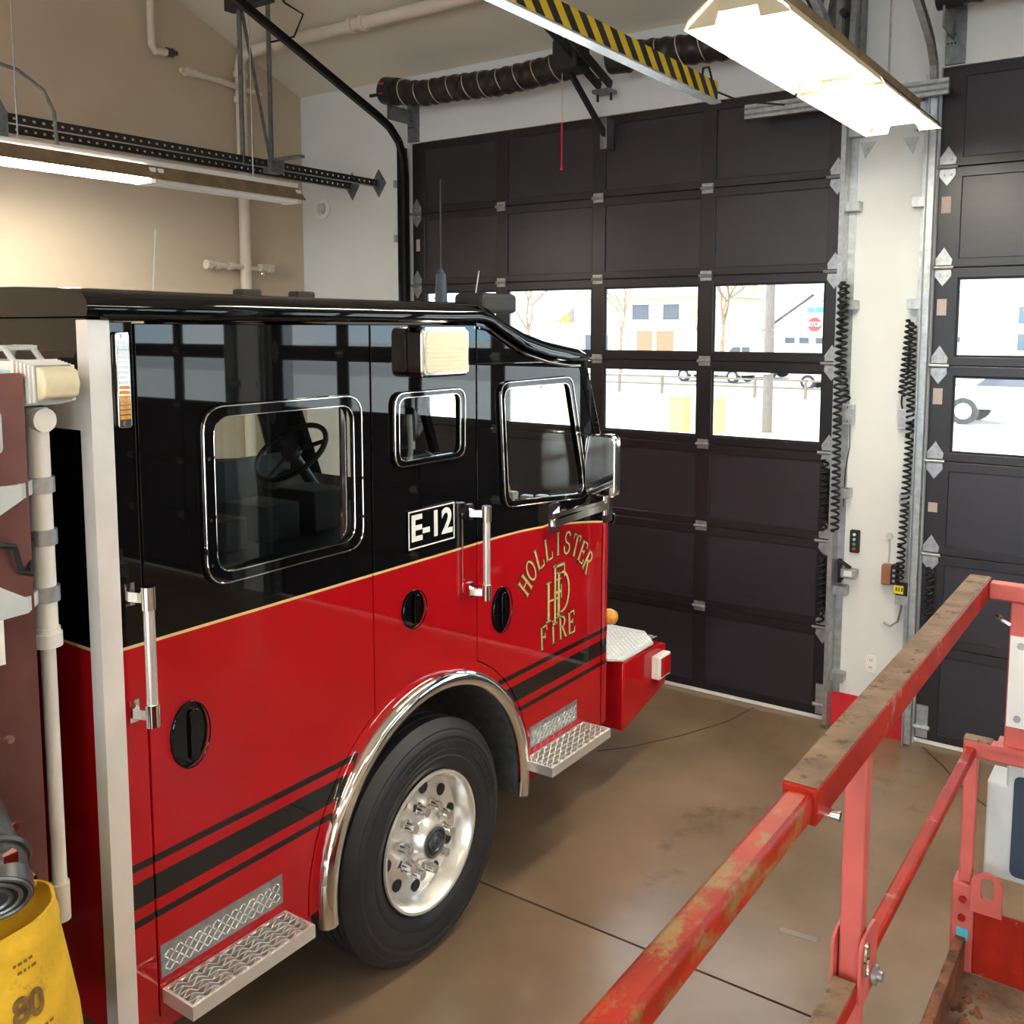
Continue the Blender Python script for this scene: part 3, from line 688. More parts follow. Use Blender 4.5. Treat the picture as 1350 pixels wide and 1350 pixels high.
# stroke-built serif lettering
def stroke_font(ch):
    """strokes in a 1x1.4 box: ('l', x0,y0,x1,y1,thickness) or ('a', cx,cy,rx,ry,a0,a1,thickness)"""
    T_, t_ = .19, .10
    ser = lambda x, y: ('l', x-.15, y, x+.15, y, .07)
    V = lambda x: [('l', x, 0, x, 1.4, T_), ser(x, .035), ser(x, 1.365)]
    D = {'H': V(.2) + V(.8) + [('l', .2, .72, .8, .72, t_)],
         'I': V(.5),
         'L': V(.25) + [('l', .25, .05, .9, .05, t_), ('l', .88, .05, .92, .38, .09)],
         'F': V(.25) + [('l', .25, 1.35, .9, 1.35, t_), ('l', .88, 1.35, .90, 1.05, .09), ('l', .25, .74, .68, .74, t_), ('l', .68, .58, .68, .90, .08)],
         'E': V(.25) + [('l', .25, 1.35, .88, 1.35, t_), ('l', .87, 1.35, .89, 1.08, .09), ('l', .25, .74, .68, .74, t_), ('l', .68, .60, .68, .88, .08), ('l', .25, .05, .92, .05, t_), ('l', .90, .05, .93, .36, .09)],
         'T': V(.5) + [('l', .05, 1.35, .95, 1.35, t_), ('l', .06, 1.35, .04, 1.05, .09), ('l', .94, 1.35, .96, 1.05, .09)],
         'O': [('a', .5, .7, .40, .66, 0, 360, .16)],
         'S': [('a', .5, 1.03, .32, .32, 20, 270, .15), ('a', .5, .37, .34, .32, -200, 90, .15)],
         'R': V(.25) + [('a', .45, 1.05, .36, .30, -90, 90, .15), ('l', .25, 1.35, .45, 1.35, t_), ('l', .25, .75, .45, .75, t_), ('l', .48, .75, .92, .03, .17), ('l', .84, .035, 1.05, .035, .07)],
         'D': V(.2) + [('a', .40, .7, .52, .65, -90, 90, .17), ('l', .2, 1.35, .42, 1.35, t_), ('l', .2, .05, .42, .05, t_)]}
    return D[ch]
def letter(b, ch, fn, grow=0., t=.0015, tk=1.):
    for s in stroke_font(ch):
        if s[0] == 'l':
            _, x0, y0, x1, y1, th = s; th *= tk; p = Vector((x0, y0)); q = Vector((x1, y1)); d = (q-p).normalized(); nn = Vector((-d.y, d.x))*(th/2+grow); e = d*grow
            b.plate([tuple(p-nn-e), tuple(q-nn+e), tuple(q+nn+e), tuple(p+nn-e)], [], fn, t)
        else:
            _, cx, cy, rx, ry, a0, a1, th = s; th *= tk; n = 18; o = []; i_ = []
            for k in range(n+1):
                a = radians(a0 + (a1-a0)*k/n); o.append((cx + (rx+th/2+grow)*cos(a), cy + (ry+th/2*.7+grow)*sin(a))); i_.append((cx + (rx-th/2-grow)*cos(a), cy + (ry-th/2*.7-grow)*sin(a)))
            if a1 - a0 >= 360: b.plate(o[:-1], [i_[:-1]], fn, t)
            else: b.plate(o + i_[::-1], [], fn, t)
def put(ch, y, z, size, rot, sx, x, name, par):
    c, s_ = cos(radians(rot)), sin(radians(rot))
    def fn(u, v, w, xx=x):
        a, bb = (u-.5)*size*sx, (v-.7)*size
        return (xx + w, y + a*c - bb*s_, z + a*s_ + bb*c)
    b = MB(); letter(b, ch, lambda u, v, w: fn(u, v, w, x-.0008), .055 if size < .1 else .028, tk=1. if size < .1 else .62); sh = b.build('letter_outline', 'black', par)
    b = MB(); letter(b, ch, fn, tk=1. if size < .1 else .62); b.build('letter', 'gold', par)
badge = MB().plate([(4.099 + .004*cos(2*pi*k/12), 1.30 + .004*sin(2*pi*k/12)) for k in range(12)], [], SIDE(XS+.0255), .001).build('door_lettering', 'gold', T)
for k, ch in enumerate('HOLLISTER'):
    f_ = k/8; a = radians(153 - 126*f_)
    put(ch, 4.115 + .335*cos(a), 1.245 + .275*sin(a) + .055, .086, degrees(a)-90 if False else (58 - 116*f_)*.80, .86, XS+.0015, 'letter', badge)
for k, ch in enumerate('FIRE'):
    put(ch, 3.985 + .088*k, 1.118 + .004*k, .088, 3, .86, XS+.0015, 'letter', badge)
put('H', 4.075, 1.290, .150, 0, 1.05, XS+.0016, 'letter', badge)
put('D', 4.165, 1.318, .160, 0, .85, XS+.0022, 'letter', badge)
put('F', 4.122, 1.315, .225, 0, .62, XS+.0028, 'letter', badge)
# small chrome maker badge low on the door
b = MB().plate([(4.395, .758), (4.45, .772), (4.475, .800), (4.50, .772), (4.562, .778), (4.562, .758), (4.50, .752), (4.475, .728), (4.45, .748), (4.395, .744)], [], SIDE(XS+.004), .004, .001); b.build('maker_badge', 'chrome', T)

# grab rails
def grab(y, z0, z1, dy, sgn):
    g = MB().tube([(XS+.075, y, z0), (XS+.075, y, z1)], .017, 12).build('grab_rail', 'alu', T)
    for z in (z0+.025, z1-.02):
        MB().cyl((XS+.075, y, z-.035), (XS+.075, y, z+.035), .022, n=12).box((XS, y+dy-.016, z-.03), (XS+.012, y+dy+.016, z+.04)).bar((XS+.006, y+dy, z), (XS+.075, y, z), .022, .03).build('rail_bracket', 'chrome', g)
grab(1.70, 1.475, 1.885, -.02, 1); grab(3.405, 1.47, 1.872, -.03, 1)
MB().box((XS+.002, 3.315, 1.47), (XS+.005, 3.325, 1.86)).build('hinge_strip', 'chrome', T)
# scene light on the side, vertical marker lamp, mirror, turn signal
sl = MB().plate(rr(2.965, 2.472, 3.275, 2.676, .035), [], lambda u, v, w: (XS + w, u, v), .085, .01).build('side_scene_light', 'chrome', T)
MB().plate(rr(2.985, 2.490, 3.258, 2.658, .025), [], lambda u, v, w: (XS+.082 + w, u, v), .008, .002).build('lamp_lens', 'lens', sl)
for k in range(9): box('lens_rib', (XS+.0895, 2.995, 2.503+.017*k), (XS+.092, 3.248, 2.509+.017*k), 'lens', sl)
ml = MB().plate(rr(1.664, 2.375, 1.708, 2.660, .012), [], lambda u, v, w: (XS + w, u, v), .018, .003).build('marker_lamp', 'chrome', T)
for k in range(16): MB().box((XS+.017, 1.670, 2.402+.0148*k), (XS+.0205, 1.702, 2.413+.0148*k)).build('reflector_cell', 'amber' if k < 7 else 'alu', ml)
for z in (2.388, 2.648): MB().cyl((XS+.017, 1.686, z), (XS+.022, 1.686, z), .007, n=8).build('screw', 'chrome', ml)
mr = MB().plate(rr(-2.585, 1.795, -2.395, 2.125, .045), [], lambda u, v, w: (u, 4.34 + .07 - w, v), .07, .02).build('door_mirror', 'chrome', T)
MB().plate(rr(-2.574, 1.808, -2.406, 2.112, .038), [], lambda u, v, w: (u, 4.338 + .004 - w, v), .004).build('mirror_glass', 'chrome', mr)
MB().box((XS, 3.98, 1.66), (XS+.03, 4.08, 1.80)).bar((XS+.02, 4.03, 1.70), (-2.47, 4.37, 1.75), .05, .035).bar((XS+.02, 4.03, 1.74), (-2.47, 4.37, 1.77), .03, .02).cyl((-2.47, 4.37, 1.70), (-2.47, 4.37, 1.81), .022).build('mirror_arm', 'chrome', mr)
MB().lathe([(0, .045), (.02, .045), (.045, .036), (.055, .02), (.058, .002)], (XS-.03, 4.70, 1.045), 'X', 20).cyl((XS-.08, 4.70, 1.045), (XS-.03, 4.70, 1.045), .03).build('turn_signal', 'amber', T)

# front bumper extension
bp = [(4.86, .735), (5.36, .715), (5.42, .70), (5.42, .44), (4.86, .31)]
bu = MB().prism(bp, XS-.01, XO+.01).build('front_bumper', 'red', T, .012)
MB().prism([(XS-.012, 4.86), (XS-.012, 5.24), (XS-.16, 5.41), (XO+.16, 5.41), (XO+.012, 5.24), (XO+.012, 4.86), (XO+.2, 4.74), (XS-.2, 4.74)], .738, .750, 'Z').build('bumper_deck', 'trim', bu)
tread_bars(bu, lambda u, v, w: (u, v, .750+w), XS-1.0, XS-.03, 4.80, 5.38)
MB().plate(rr(5.215, .525, 5.375, .668, .01), [], lambda u, v, w: (XS-.012 + w, u, v), .055, .008).build('bumper_lamp', 'whitemetal', bu)
MB().plate(rr(5.240, .540, 5.365, .655, .008), [], lambda u, v, w: (XS+.042 + w, u, v), .006, .001).build('bumper_lens', 'red', bu)
MB().box((XO+.3, 4.70, .35), (XS-.3, 4.87, .68)).build('bumper_mount', 'black', T)

# roof fittings: marker lights, antennas, spot lamp
for y in (2.50, 2.66+.12): MB().plate(rr(y-.05, -.03, y+.05, .03, .012), [], lambda u, v, w: (-3.0 + v, u, 2.785 + w), .035, .008).build('roof_marker_light', 'black', roof)
an = MB().cyl((-3.0, 3.68, 2.79), (-3.0, 3.68, 2.93), .032, .024, 12).cyl((-3.0, 3.68, 2.93), (-3.0, 3.68, 2.96), .024, .006, 12).build('antenna', M['navy'], T)
MB().tube([(-3.0, 3.68, 2.95), (-3.0, 3.68, 3.37)], .004, 6).sphere((-3.0, 3.68, 3.375), .007).build('antenna_whip', 'black', an)
MB().tube([(-3.4, 2.36, 2.79), (-3.4, 2.385, 3.06)], .003, 6).build('antenna', 'bluegrey', T)
MB().tube([(-2.98, 3.93, 2.84), (-2.98, 3.96, 2.96)], .003, 6).build('antenna', 'bluegrey', T)
sp = MB().plate(rr(3.80, 2.745, 4.10, 2.845, .03), [], lambda u, v, w: (-3.02 + w, u, v), .18, .02).build('roof_spot_light', 'black', T)
MB().cyl((-2.9, 3.9, 2.64), (-2.9, 3.9, 2.76), .05).build('lamp_foot', 'black', sp)

# pump body behind the cab, telescoping flood light pole in the gap
pb = MB().box((XO, -4.8, .62), (XS, 1.385, 2.55)).build('pump_body', 'red', T)
box('body_bulkhead', (XO+.01, 1.3855, .63), (XS+.006, 1.389, 2.545), 'black', pb)
MB().box((XS+.001, -.2, .66), (XS+.008, 1.388, 2.548)).build('pump_panel', 'pumppanel', pb)
MB().plate(rr(1.05, 2.335, 1.325, 2.455, .02), [], lambda u, v, w: (XS-.10 + w, u, v), .115, .008).build('gauge_cover', 'bluegrey', pb)
for z in (1.30, 1.55): MB().cyl((XS+.006, 1.30, z), (XS+.014, 1.30, z), .012, n=8).build('panel_bolt', 'chrome', pb)
MB().box((XS+.006, 1.19, 1.77), (XS+.03, 1.29, 1.98)).build('panel_label_plate', 'whitemetal', pb)
MB().box((XS-.05, -4.8, .58), (XS+.42, 1.36, .64)).build('running_board', 'tread', pb)
for k in range(5): box('roll_up_door', (XS+.001, -4.7+.9*k, .75), (XS+.02, -3.9+.9*k, 2.4), 'alu', pb)
for s, xf in ((1, XS-.02), (-1, XO+.02)):
    MB().lathe([(-.3*s, .3), (-.3*s, .47), (-.26*s, .523), (-.02*s, .523), (0, .48), (0, .30), (-.06*s, .27), (-.06*s, .01)], (xf, -3.2, .4546), 'X', 40).build('rear_wheel', 'tyre', T)
pole = thing('flood_light_mast', (-2.65, 1.47, .9)); pole.parent = T; pole.location = Vector(pole['_w']) - Vector(T['_w'])
px, py = -2.655, 1.455
MB().cyl((px, py, 1.78), (px, py, 2.40), .031).build('mast_outer_tube', 'whitemetal', pole)
MB().cyl((px, py, 1.76), (px, py, 1.80), .041).cyl((px, py, 1.80), (px, py, 1.815), .036).build('mast_collar', 'whitemetal', pole)
MB().cyl((px, py, 1.03), (px, py, 1.77), .021).build('mast_inner_tube', 'whitemetal', pole)
MB().cyl((px, py, .925), (px, py, 1.04), .027).build('mast_foot', 'pipe', pole)
for z in (2.23, 2.08, 1.915): MB().cyl((px, py, z-.022), (px, py, z+.022), .040).build('mast_clamp', 'zinc', pole)
for z, dz in ((2.23, .05), (1.915, -.06)):
    MB().bar((px+.01, py-.03, z), (XS+.028, 1.35, z), .014, .040).prism([(1.36, z-.02), (1.36, z+.02), (1.20, z+.025+max(0,-dz)*1.6), (1.20, z-.025-max(0,dz)*1.6)], XS+.02, XS+.032, 'X').box((XS+.008, 1.18, z-.06), (XS+.034, 1.20, z+.08)).build('mast_bracket', 'bluegrey', pole)
MB().tube([(px+.01, py-.04, 2.08), (XS+.03, 1.37, 2.0), (XS+.03, 1.345, 2.01), (XS+.03, 1.33, 2.085), (XS+.03, 1.25, 2.105)], .009, 8).build('clamp_lever', 'black', pole)
MB().cyl((px-.045, py, 2.415), (px+.045, py, 2.415), .034).cyl((px, py, 2.37), (px, py, 2.45), .03).build('tilt_joint', 'whitemetal', pole)
hx = px - .02
MB().box((-2.95, py-.06, 2.462), (-2.655, py+.06, 2.580)).build('lamp_housing', 'whitemetal', pole, .012)
for k in range(6): MB().box((-2.652+.0165*k, py-.064+.002*k, 2.455+.003*k), (-2.643+.0165*k, py+.064, 2.584-.003*k)).build('cooling_fin', 'whitemetal', pole)
MB().box((-2.655, py-.05, 2.47), (-2.555, py+.05, 2.57)).build('lamp_neck', 'zinc', pole)
MB().prism([(-2.555, 2.472), (-2.555, 2.568), (-2.52, 2.556), (-2.51, 2.52), (-2.52, 2.485)], py-.052, py+.052, 'Y').build('lamp_face', 'lens', pole, .006)
for k in range(3): box('housing_stripe', (-2.94, py-.0615, 2.478+.031*k), (-2.67, py-.0595, 2.494+.031*k), mat('pale_blue_trim', (.40, .75, .82), .4), pole)
for s_ in (-.04, .04): MB().tube([(-2.86, py+s_, 2.575), (-2.83, py+s_, 2.615), (-2.73, py+s_, 2.615), (-2.68, py+s_, 2.575)], .009, 8).build('lamp_bail', 'bluegrey', pole)
MB().box((-2.84, py-.048, 2.610), (-2.72, py+.048, 2.622)).build('bail_handle', 'bluegrey', pole)
# discharge outlet with cap on the pump panel
dc = Vector((-2.45, 1.16, 1.315)); da = Vector((.72, -.38, -.50)).normalized()
ds = MB().tube([(XS, 1.17, 1.40), (XS+.06, 1.17, 1.395), dc], .075, 20).build('discharge_elbow', 'greycap', pb)
MB().cyl(dc - da*.02, dc + da*.07, .085, .092, 28).cyl(dc + da*.07, dc + da*.11, .100, .100, 28).build('discharge_cap', 'greycap', pb)
x1 = da.orthogonal().normalized(); y1 = da.cross(x1)
for rr_, hh in ((.092, .112), (.070, .114), (.048, .113)): MB().tube([dc + da*hh + (x1*cos(2*pi*k/32) + y1*sin(2*pi*k/32))*rr_ for k in range(32)], .006, 6, True).build('cap_ring', 'zincdark', pb)
MB().tube([dc - da*.0 + (x1*cos(2*pi*k/32) + y1*sin(2*pi*k/32))*.090 for k in range(32)], .010, 6, True).build('cap_ring', 'greycap', pb)
for k in range(4):
    a = pi/2*k + .4; x1 = da.orthogonal().normalized(); y1 = da.cross(x1); q = dc + da*.055 + (x1*cos(a) + y1*sin(a))*.094
    MB().box(q - Vector((.018,.018,.014)), q + Vector((.018,.018,.014))).build('cap_lug', 'chrome', pb)

# ------------------------------------------------------------------ yellow bag on the running board
bg = thing('canvas_bag', (-2.40, 1.11, .64), 'yellow canvas bag stamped 80 standing open on the engine running board', 'bag')
b = MB(); rows = []; n = 40; bc = Vector((-2.40, 1.11, .64))
for i, (z, r) in enumerate([(0, .205), (.03, .225), (.14, .224), (.26, .210), (.40, .190), (.50, .176), (.52, .178), (.535, .172), (.56, .170), (.56, .162), (.42, .170), (.2, .19), (.05, .19)]):
    for k in range(n):
        a = 2*pi*k/n; rr_ = r*(1 + .012*sin(5*a+z*9) + .008*sin(11*a-z*14)); lean = .10*z
        b.v.append(bc + Vector((max(rr_*cos(a), -.185 + (r<.2)*.012), rr_*sin(a), z + .03*cos(a-.6)*(z/.6))))
L_ = 13
b.f += [(i*n+k, i*n+(k+1) % n, (i+1)*n+(k+1) % n, (i+1)*n+k) for i in range(L_-1) for k in range(n)] + [tuple(range(n))[::-1], tuple(range((L_-1)*n, L_*n))]
b.build('bag_body', 'yellowbag', bg, angle=60)
def bagfn(ang, z0, r=.212):
    def fn(u, v, w):
        a = radians(ang) + u/r; z = z0 + v; rad = .224 - max(0, z-.14)*.135 + .0055 + w
        return bc + Vector((rad*cos(a), rad*sin(a), z + .03*cos(a-.6)*(z/.6)))
    return fn
MB().text('80', .085, bagfn(2, .385), .0015, .003).build('stencil_number', 'ink', bg)
b = MB(); fn = bagfn(2, .385)
random.seed(3)
for row, (v, w0, w1) in enumerate(((.105, -.03, .03), (.085, -.02, .025), (-.065, -.05, .05), (-.085, -.045, .03))):
    u = w0
    while u < w1:
        l = random.uniform(.006, .016); b.add([fn(u, v, .001), fn(u+l, v, .001), fn(u+l, v+.007, .001), fn(u, v+.007, .001)], [(0,1,2,3)]); u += l + .005
o = b.build('worn_stencil_marks', 'ink', bg); o['kind'] = 'stuff'
KS[:] = [1.0, 0.0]
# ------------------------------------------------------------------ scissor lift with red guard rails
LX = -.44; YE = 2.84
LT = thing('scissor_lift', (.05, 1.0, 0), 'red scissor lift platform with dusty rusty guard rails', 'scissor lift')
R_ = MB().box((LX-.027, 1.37, 1.938), (LX+.027, YE+.03, 1.996)).build('rail_sleeve', 'liftred', LT, .004)
box('dust_layer', (LX-.0255, 1.375, 1.996), (LX+.0255, YE+.02, 1.9985), 'dust', R_)
I_ = MB().box((LX-.021, -1.2, 1.944), (LX+.021, 1.40, 1.988)).build('top_rail', 'liftworn', LT, .008)
MB().cyl((LX+.02, 1.41, 1.945), (LX+.05, 1.41, 1.945), .008, n=10).build('sleeve_bolt', 'chrome', LT)
MB().box((LX+.027, YE-.02, 1.945), (.50, YE+.028, 1.990)).build('end_top_rail', 'liftpink', LT, .006)
MB().box((LX-.021, -1.2, 1.480), (LX+.021, 1.66, 1.520)).build('mid_rail', 'liftred', LT, .006)
MB().box((LX-.014, 1.70, 1.488), (LX+.014, YE+.03, 1.516)).build('mid_rail', 'liftred', LT, .006)
MB().box((LX-.02, YE, 1.488), (.50, YE+.045, 1.535)).build('end_mid_rail', 'liftpink', LT, .006)
box('dust_layer', (LX-.02, YE+.002, 1.535), (LX+.05, YE+.043, 1.538), 'dust', LT)
def post(x, y, z0, z1, m='liftpink', w=.019): return MB().box((x-w, y-w, z0), (x+w, y+w, z1)).build('guard_post', m, LT, .004)
post(LX, 1.695, .86, 1.94); post(LX, YE+.03, .86, 1.489, w=.017); post(LX, .2, .86, 1.944); post(.46, .2, .86, 1.96); post(.46, YE, .86, 1.96); post(LX, -1.15, .86, 1.944); post(.46, -1.15, .86, 1.96)
MB().box((.44, -1.2, 1.944), (.482, YE, 1.988)).build('top_rail', 'liftred', LT, .006)
MB().box((.44, -1.2, 1.48), (.482, YE, 1.515)).build('mid_rail', 'liftred', LT, .006)
# hinge bracket, pin and clip where the mid rail meets the post
box('dust_layer', (LX-.019, -1.2, 1.520), (LX+.019, 1.655, 1.5225), 'dust', LT)
hb = MB().plate(rr(1.655, 1.47, 1.76, 1.60, .03), [], lambda u, v, w: (LX + .021 + w, u, v), .006, .001).plate(rr(1.655, 1.47, 1.76, 1.60, .03), [], lambda u, v, w: (LX - .027 + w, u, v), .006, .001).build('hinge_bracket', 'liftpink', LT)
MB().cyl((LX-.035, 1.735, 1.498), (LX+.045, 1.735, 1.498), .009, n=12).cyl((LX+.028, 1.735, 1.498), (LX+.036, 1.735, 1.498), .018, n=14).build('hinge_bolt', 'zinc', LT)
MB().tube([(LX+.03, 1.675+.012*cos(2*pi*k/16), 1.56+.03*sin(2*pi*k/16)) for k in range(16)], .004, 6, True).build('lock_ring', 'chrome', LT)
# end post carrying a white bolted plate
MB().box((-.358, YE-.012, 1.535), (-.300, YE+.04, 1.945)).build('gate_post', 'liftpink', LT, .004)
wp = MB().box((-.354, YE-.018, 1.605), (-.296, YE-.0125, 1.855)).build('white_plate', 'whitevinyl', LT)
for z in (1.63, 1.83): MB().cyl((-.328, YE-.024, z), (-.328, YE-.018, z), .009, n=10).build('plate_bolt', 'zinc', wp)
MB().box((-.375, YE-.03, 1.535), (-.28, YE+.05, 1.548)).build('post_flange', 'liftpink', LT)
MB().tube([(-.39, YE, 1.90), (-.375, YE-.02, 1.895), (-.355, YE-.02, 1.885)], .006, 6).build('gate_pin', 'chrome', LT)
# control box behind the end rail
cb = MB().plate([(-.402, 1.13), (.10, 1.13), (.10, 1.478), (-.355, 1.478), (-.355, 1.405), (-.402, 1.405)], [], lambda u, v, w: (u, YE+.19 - w, v), .13, .006).build('control_box', 'bluegrey', LT)
MB().plate(rr(-.335, 1.15, .06, 1.44, .02), [], lambda u, v, w: (u, YE+.060 - w, v), .006, .001).build('box_door', 'navy', cb)
# lower corner: socket, lifting eye, toe boards and deck
MB().box((LX-.03, YE-.005, .86), (LX+.03, YE+.065, 1.12)).build('post_socket', 'liftpink', LT, .006)
lug = [(LX+.02, 1.05), (LX+.10, 1.05), (LX+.10, 1.12)] + arc((LX+.06, 1.13), .042, 0, 180, 10) + [(LX+.018, 1.12)]
MB().plate(lug, [rr(LX+.045, 1.095, LX+.077, 1.155, .014)], lambda u, v, w: (u, YE-.012 + .012 - w, v), .012, .002).build('lifting_eye', 'liftpink', LT)
for z in (1.02, 1.075): MB().cyl((LX, YE-.012, z), (LX, YE-.004, z), .010, n=10).build('socket_bolt', 'liftred', LT)
MB().box((LX-.012, YE-.008, .955), (LX+.018, YE-.0055, .99)).build('blue_decal', mat('blue_decal', (.08, .45, .62), .5), LT)
MB().box((LX-.015, -1.2, .80), (LX+.012, YE, .965)).build('toe_board', 'rust', LT, .003)
MB().box((.44, -1.2, .80), (.467, YE, .965)).build('toe_board', 'rust', LT, .003)
MB().box((LX+.03, YE+.0, .86), (.50, YE+.012, 1.055)).build('end_toe_plate', 'liftred', LT, .003)
MB().box((LX+.0125, -1.2, .80), (.44, YE, .86)).build('deck', 'deck', LT)
b = MB()
random.seed(5)
for k in range(170):
    y = -.4 + 3.2*random.random(); x = LX + .014 + .07*random.random()**2; s = random.uniform(.004, .016)
    b.sphere((x, y, .862), s, 5, 3, (1, 1.2, .6))
o = b.build('debris', 'rust', LT); o['kind'] = 'stuff'
MB().box((-.36, -1.0, .14), (.42, 2.55, .42)).build('chassis', 'liftred', LT, .02)
for x in (-.36, .42):
    for y in (-.6, 2.15): MB().cyl((x-.06, y, .15), (x+.06, y, .15), .15, n=24).build('lift_wheel', 'black', LT)
for x in (-.26, .32):
    for k in range(2):
        z = .44 + .17*k
        MB().bar((x, -.8, z), (x, 2.4, z+.17), .05, .05).build('scissor_arm', 'liftred', LT); MB().bar((x+.055, 2.4, z), (x+.055, -.8, z+.17), .05, .05).build('scissor_arm', 'liftred', LT)

# ------------------------------------------------------------------ overhead gear
# black flexible exhaust hoses along the door head
def flex_hose(pts, r, label, ringn):
    P = []
    for (p, q) in zip(pts, pts[1:]):
        p, q = Vector(p), Vector(q); m = max(2, int((q-p).length/.02)); P += [p.lerp(q, i/m) for i in range(m)]
    P.append(Vector(pts[-1]))
    t = thing('exhaust_hose', tuple(P[0] - Vector((0,0,r))), label, 'hose')
    rad = [r*(1 + .05*sin(i*2*pi/5.)) for i in range(len(P))]
    MB().tube(P, rad, 24).build('hose_tube', 'hose', t, angle=80)
    for i in range(6, len(P)-4, ringn):
        d = (P[i+1]-P[i-1]).normalized(); d2 = (d + Vector((0, .0, .30))).normalized(); x = d2.orthogonal().normalized(); y = d2.cross(x)
        MB().tube([P[i] + (x*cos(2*pi*k/24) + y*sin(2*pi*k/24))*(rad[i]*1.045) for k in range(24)], .004, 5, True).build('wire_hoop', 'wire', t)
    MB().cyl(P[0] - (P[1]-P[0]).normalized()*.10, P[0] + (P[1]-P[0]).normalized()*.04, r*1.12, n=24).build('hose_cuff', 'blacksteel', t)
    return t
h1 = flex_hose([(-5.48, 6.14, 4.60), (-5.2, 6.14, 4.545), (-4.85, 6.15, 4.545), (-4.45, 6.14, 4.525), (-4.1, 6.14, 4.54), (-3.78, 6.13, 4.555)], .098, 'black flexible exhaust hose with wire hoops and a red-patched end cuff', 8)
MB().box((-5.56, 6.035, 4.57), (-5.51, 6.04, 4.66)).build('red_patch', 'redbase', h1)
flex_hose([(-3.36, 6.15, 4.55), (-2.9, 6.15, 4.52), (-2.3, 6.15, 4.50), (-1.95, 6.15, 4.50)], .098, 'black flexible exhaust hose passing behind the yellow hazard rail', 8)
flex_hose([(-1.22, 6.15, 4.60), (-.6, 6.15, 4.60), (.4, 6.15, 4.60)], .098, 'black flexible exhaust hose above the door beside the scissor lift', 8)
for x, l in ((-5.52, 'perforated steel bearing bracket under the red-patched hose end'), (-1.27, 'steel bearing bracket at the pillar above the door beside the lift')):
    t = thing('bearing_bracket', (x, 6.35, 4.2), l, 'bracket')
    MB().box((x-.05, 6.40, 4.24), (x+.06, YF-.003, 4.74)).box((x-.01, 6.10, 4.38), (x+.0, 6.40, 4.50)).build('back_plate', 'zincdark', t)
    for k in range(6): MB().cyl((x-.035+.02*(k % 3), 6.396, 4.36+.05*(k//3)), (x-.035+.02*(k % 3), 6.401, 4.36+.05*(k//3)), .006, n=8).build('slot', 'black', t)
tag(MB().cyl((-5.75, 6.14, 4.60), (-5.58, 6.14, 4.60), .014).build('shaft_end', 'black'), 'short black shaft end poking out beside the red-patched hose cuff', 'shaft')
# door operator with trolley rail and arm
op = thing('door_opener', (-3.6, 6.2, 4.0), 'black door operator rail and arm above the middle of the cab-side door', 'door opener')
p0, p1 = Vector((-3.60, 6.32, 4.415)), Vector((-3.60, 2.2, 5.90))
for dx in (-.045, .045): MB().bar(p0 + Vector((dx,0,0)), p1 + Vector((dx,0,0)), .012, .07).build('trolley_rail', 'blacksteel', op)
for k in range(14): q = p0.lerp(p1, k/14+.02); MB().bar(q - Vector((.05,0,0)), q + Vector((.05,0,0)), .03, .012).build('rail_spreader', 'blacksteel', op)
MB().box((-3.67, 6.24, 4.36), (-3.53, 6.36, 4.385)).build('rail_foot', 'zincdark', op)
for x in (-3.655, -3.545): MB().cyl((x, 6.30, 4.31), (x, 6.30, 4.36), .010, n=8).build('foot_bolt', 'black', op)
MB().bar((-3.72, 5.98, 4.50), (-3.62, 6.36, 4.07), .03, .035).build('door_arm', 'black', op)
MB().box((-3.655, 6.34, 3.98), (-3.60, 6.448, 4.20)).build('arm_bracket', 'zincdark', op)
MB().box((-3.80, 5.9, 4.46), (-3.60, 6.1, 4.68)).build('trolley_block', 'black', op, .02)
MB().sphere((-3.42, 6.15, 4.60), .055).cyl((-3.42, 6.15, 4.48), (-3.42, 6.15, 4.60), .045).build('limit_switch', 'bluegrey', op)
MB().tube([(-3.76, 5.98, 4.48), (-3.76, 5.98, 4.12)], .003, 6).build('pull_wire', 'wire', op)
MB().tube([(-3.76, 5.98, 4.12), (-3.76, 5.98, 3.80)], .006, 6).sphere((-3.76, 5.98, 3.80), .013).build('pull_cord', 'redcord', op)
# hazard striped rail
hr = thing('hazard_rail', (-2.215, 4.0, 3.9), 'overhead rail taped with yellow and black diagonal hazard stripes', 'rail')
MB().box((-2.245, .6, 3.905), (-2.205, 5.10, 4.005)).build('striped_beam', 'hazard', hr)
MB().box((-2.255, .6, 3.895), (-2.190, 5.12, 3.905)).build('rail_lip', 'alu', hr)
MB().tube([(-2.225, 4.93, 3.97), (-2.225, 4.95, 4.05), (-2.225, 5.02, 4.07), (-2.225, 5.06, 4.02), (-2.225, 5.05, 3.96), (-2.20, 5.4, 3.96), (-2.12, 5.9, 4.02)], .006, 6).build('rail_cable', 'black', hr)
for y in (1.2, 3.1): MB().tube([(-2.225, y, 4.0), (-2.225, y, zceil(y)-.01)], .008, 6).build('hanger_rod', 'zinc', hr)
# steel strut across the pillar head
st_ = MB().box((-2.50, 6.22, 4.035), (-1.255, 6.262, 4.125)).build('steel_strut', 'zinc'); tag(st_, 'grey steel strut channel bolted across the head of the white pillar', 'strut')
for z in (4.055, 4.092): MB().box((-2.50, 6.212, z), (-1.255, 6.2195, z+.012)).build('strut_lip', 'zincdark', st_)
for x in (-1.80, -1.45): MB().box((x-.02, 6.262, 4.05), (x+.02, YF-.002, 4.11)).build('strut_standoff', 'zincdark', st_)
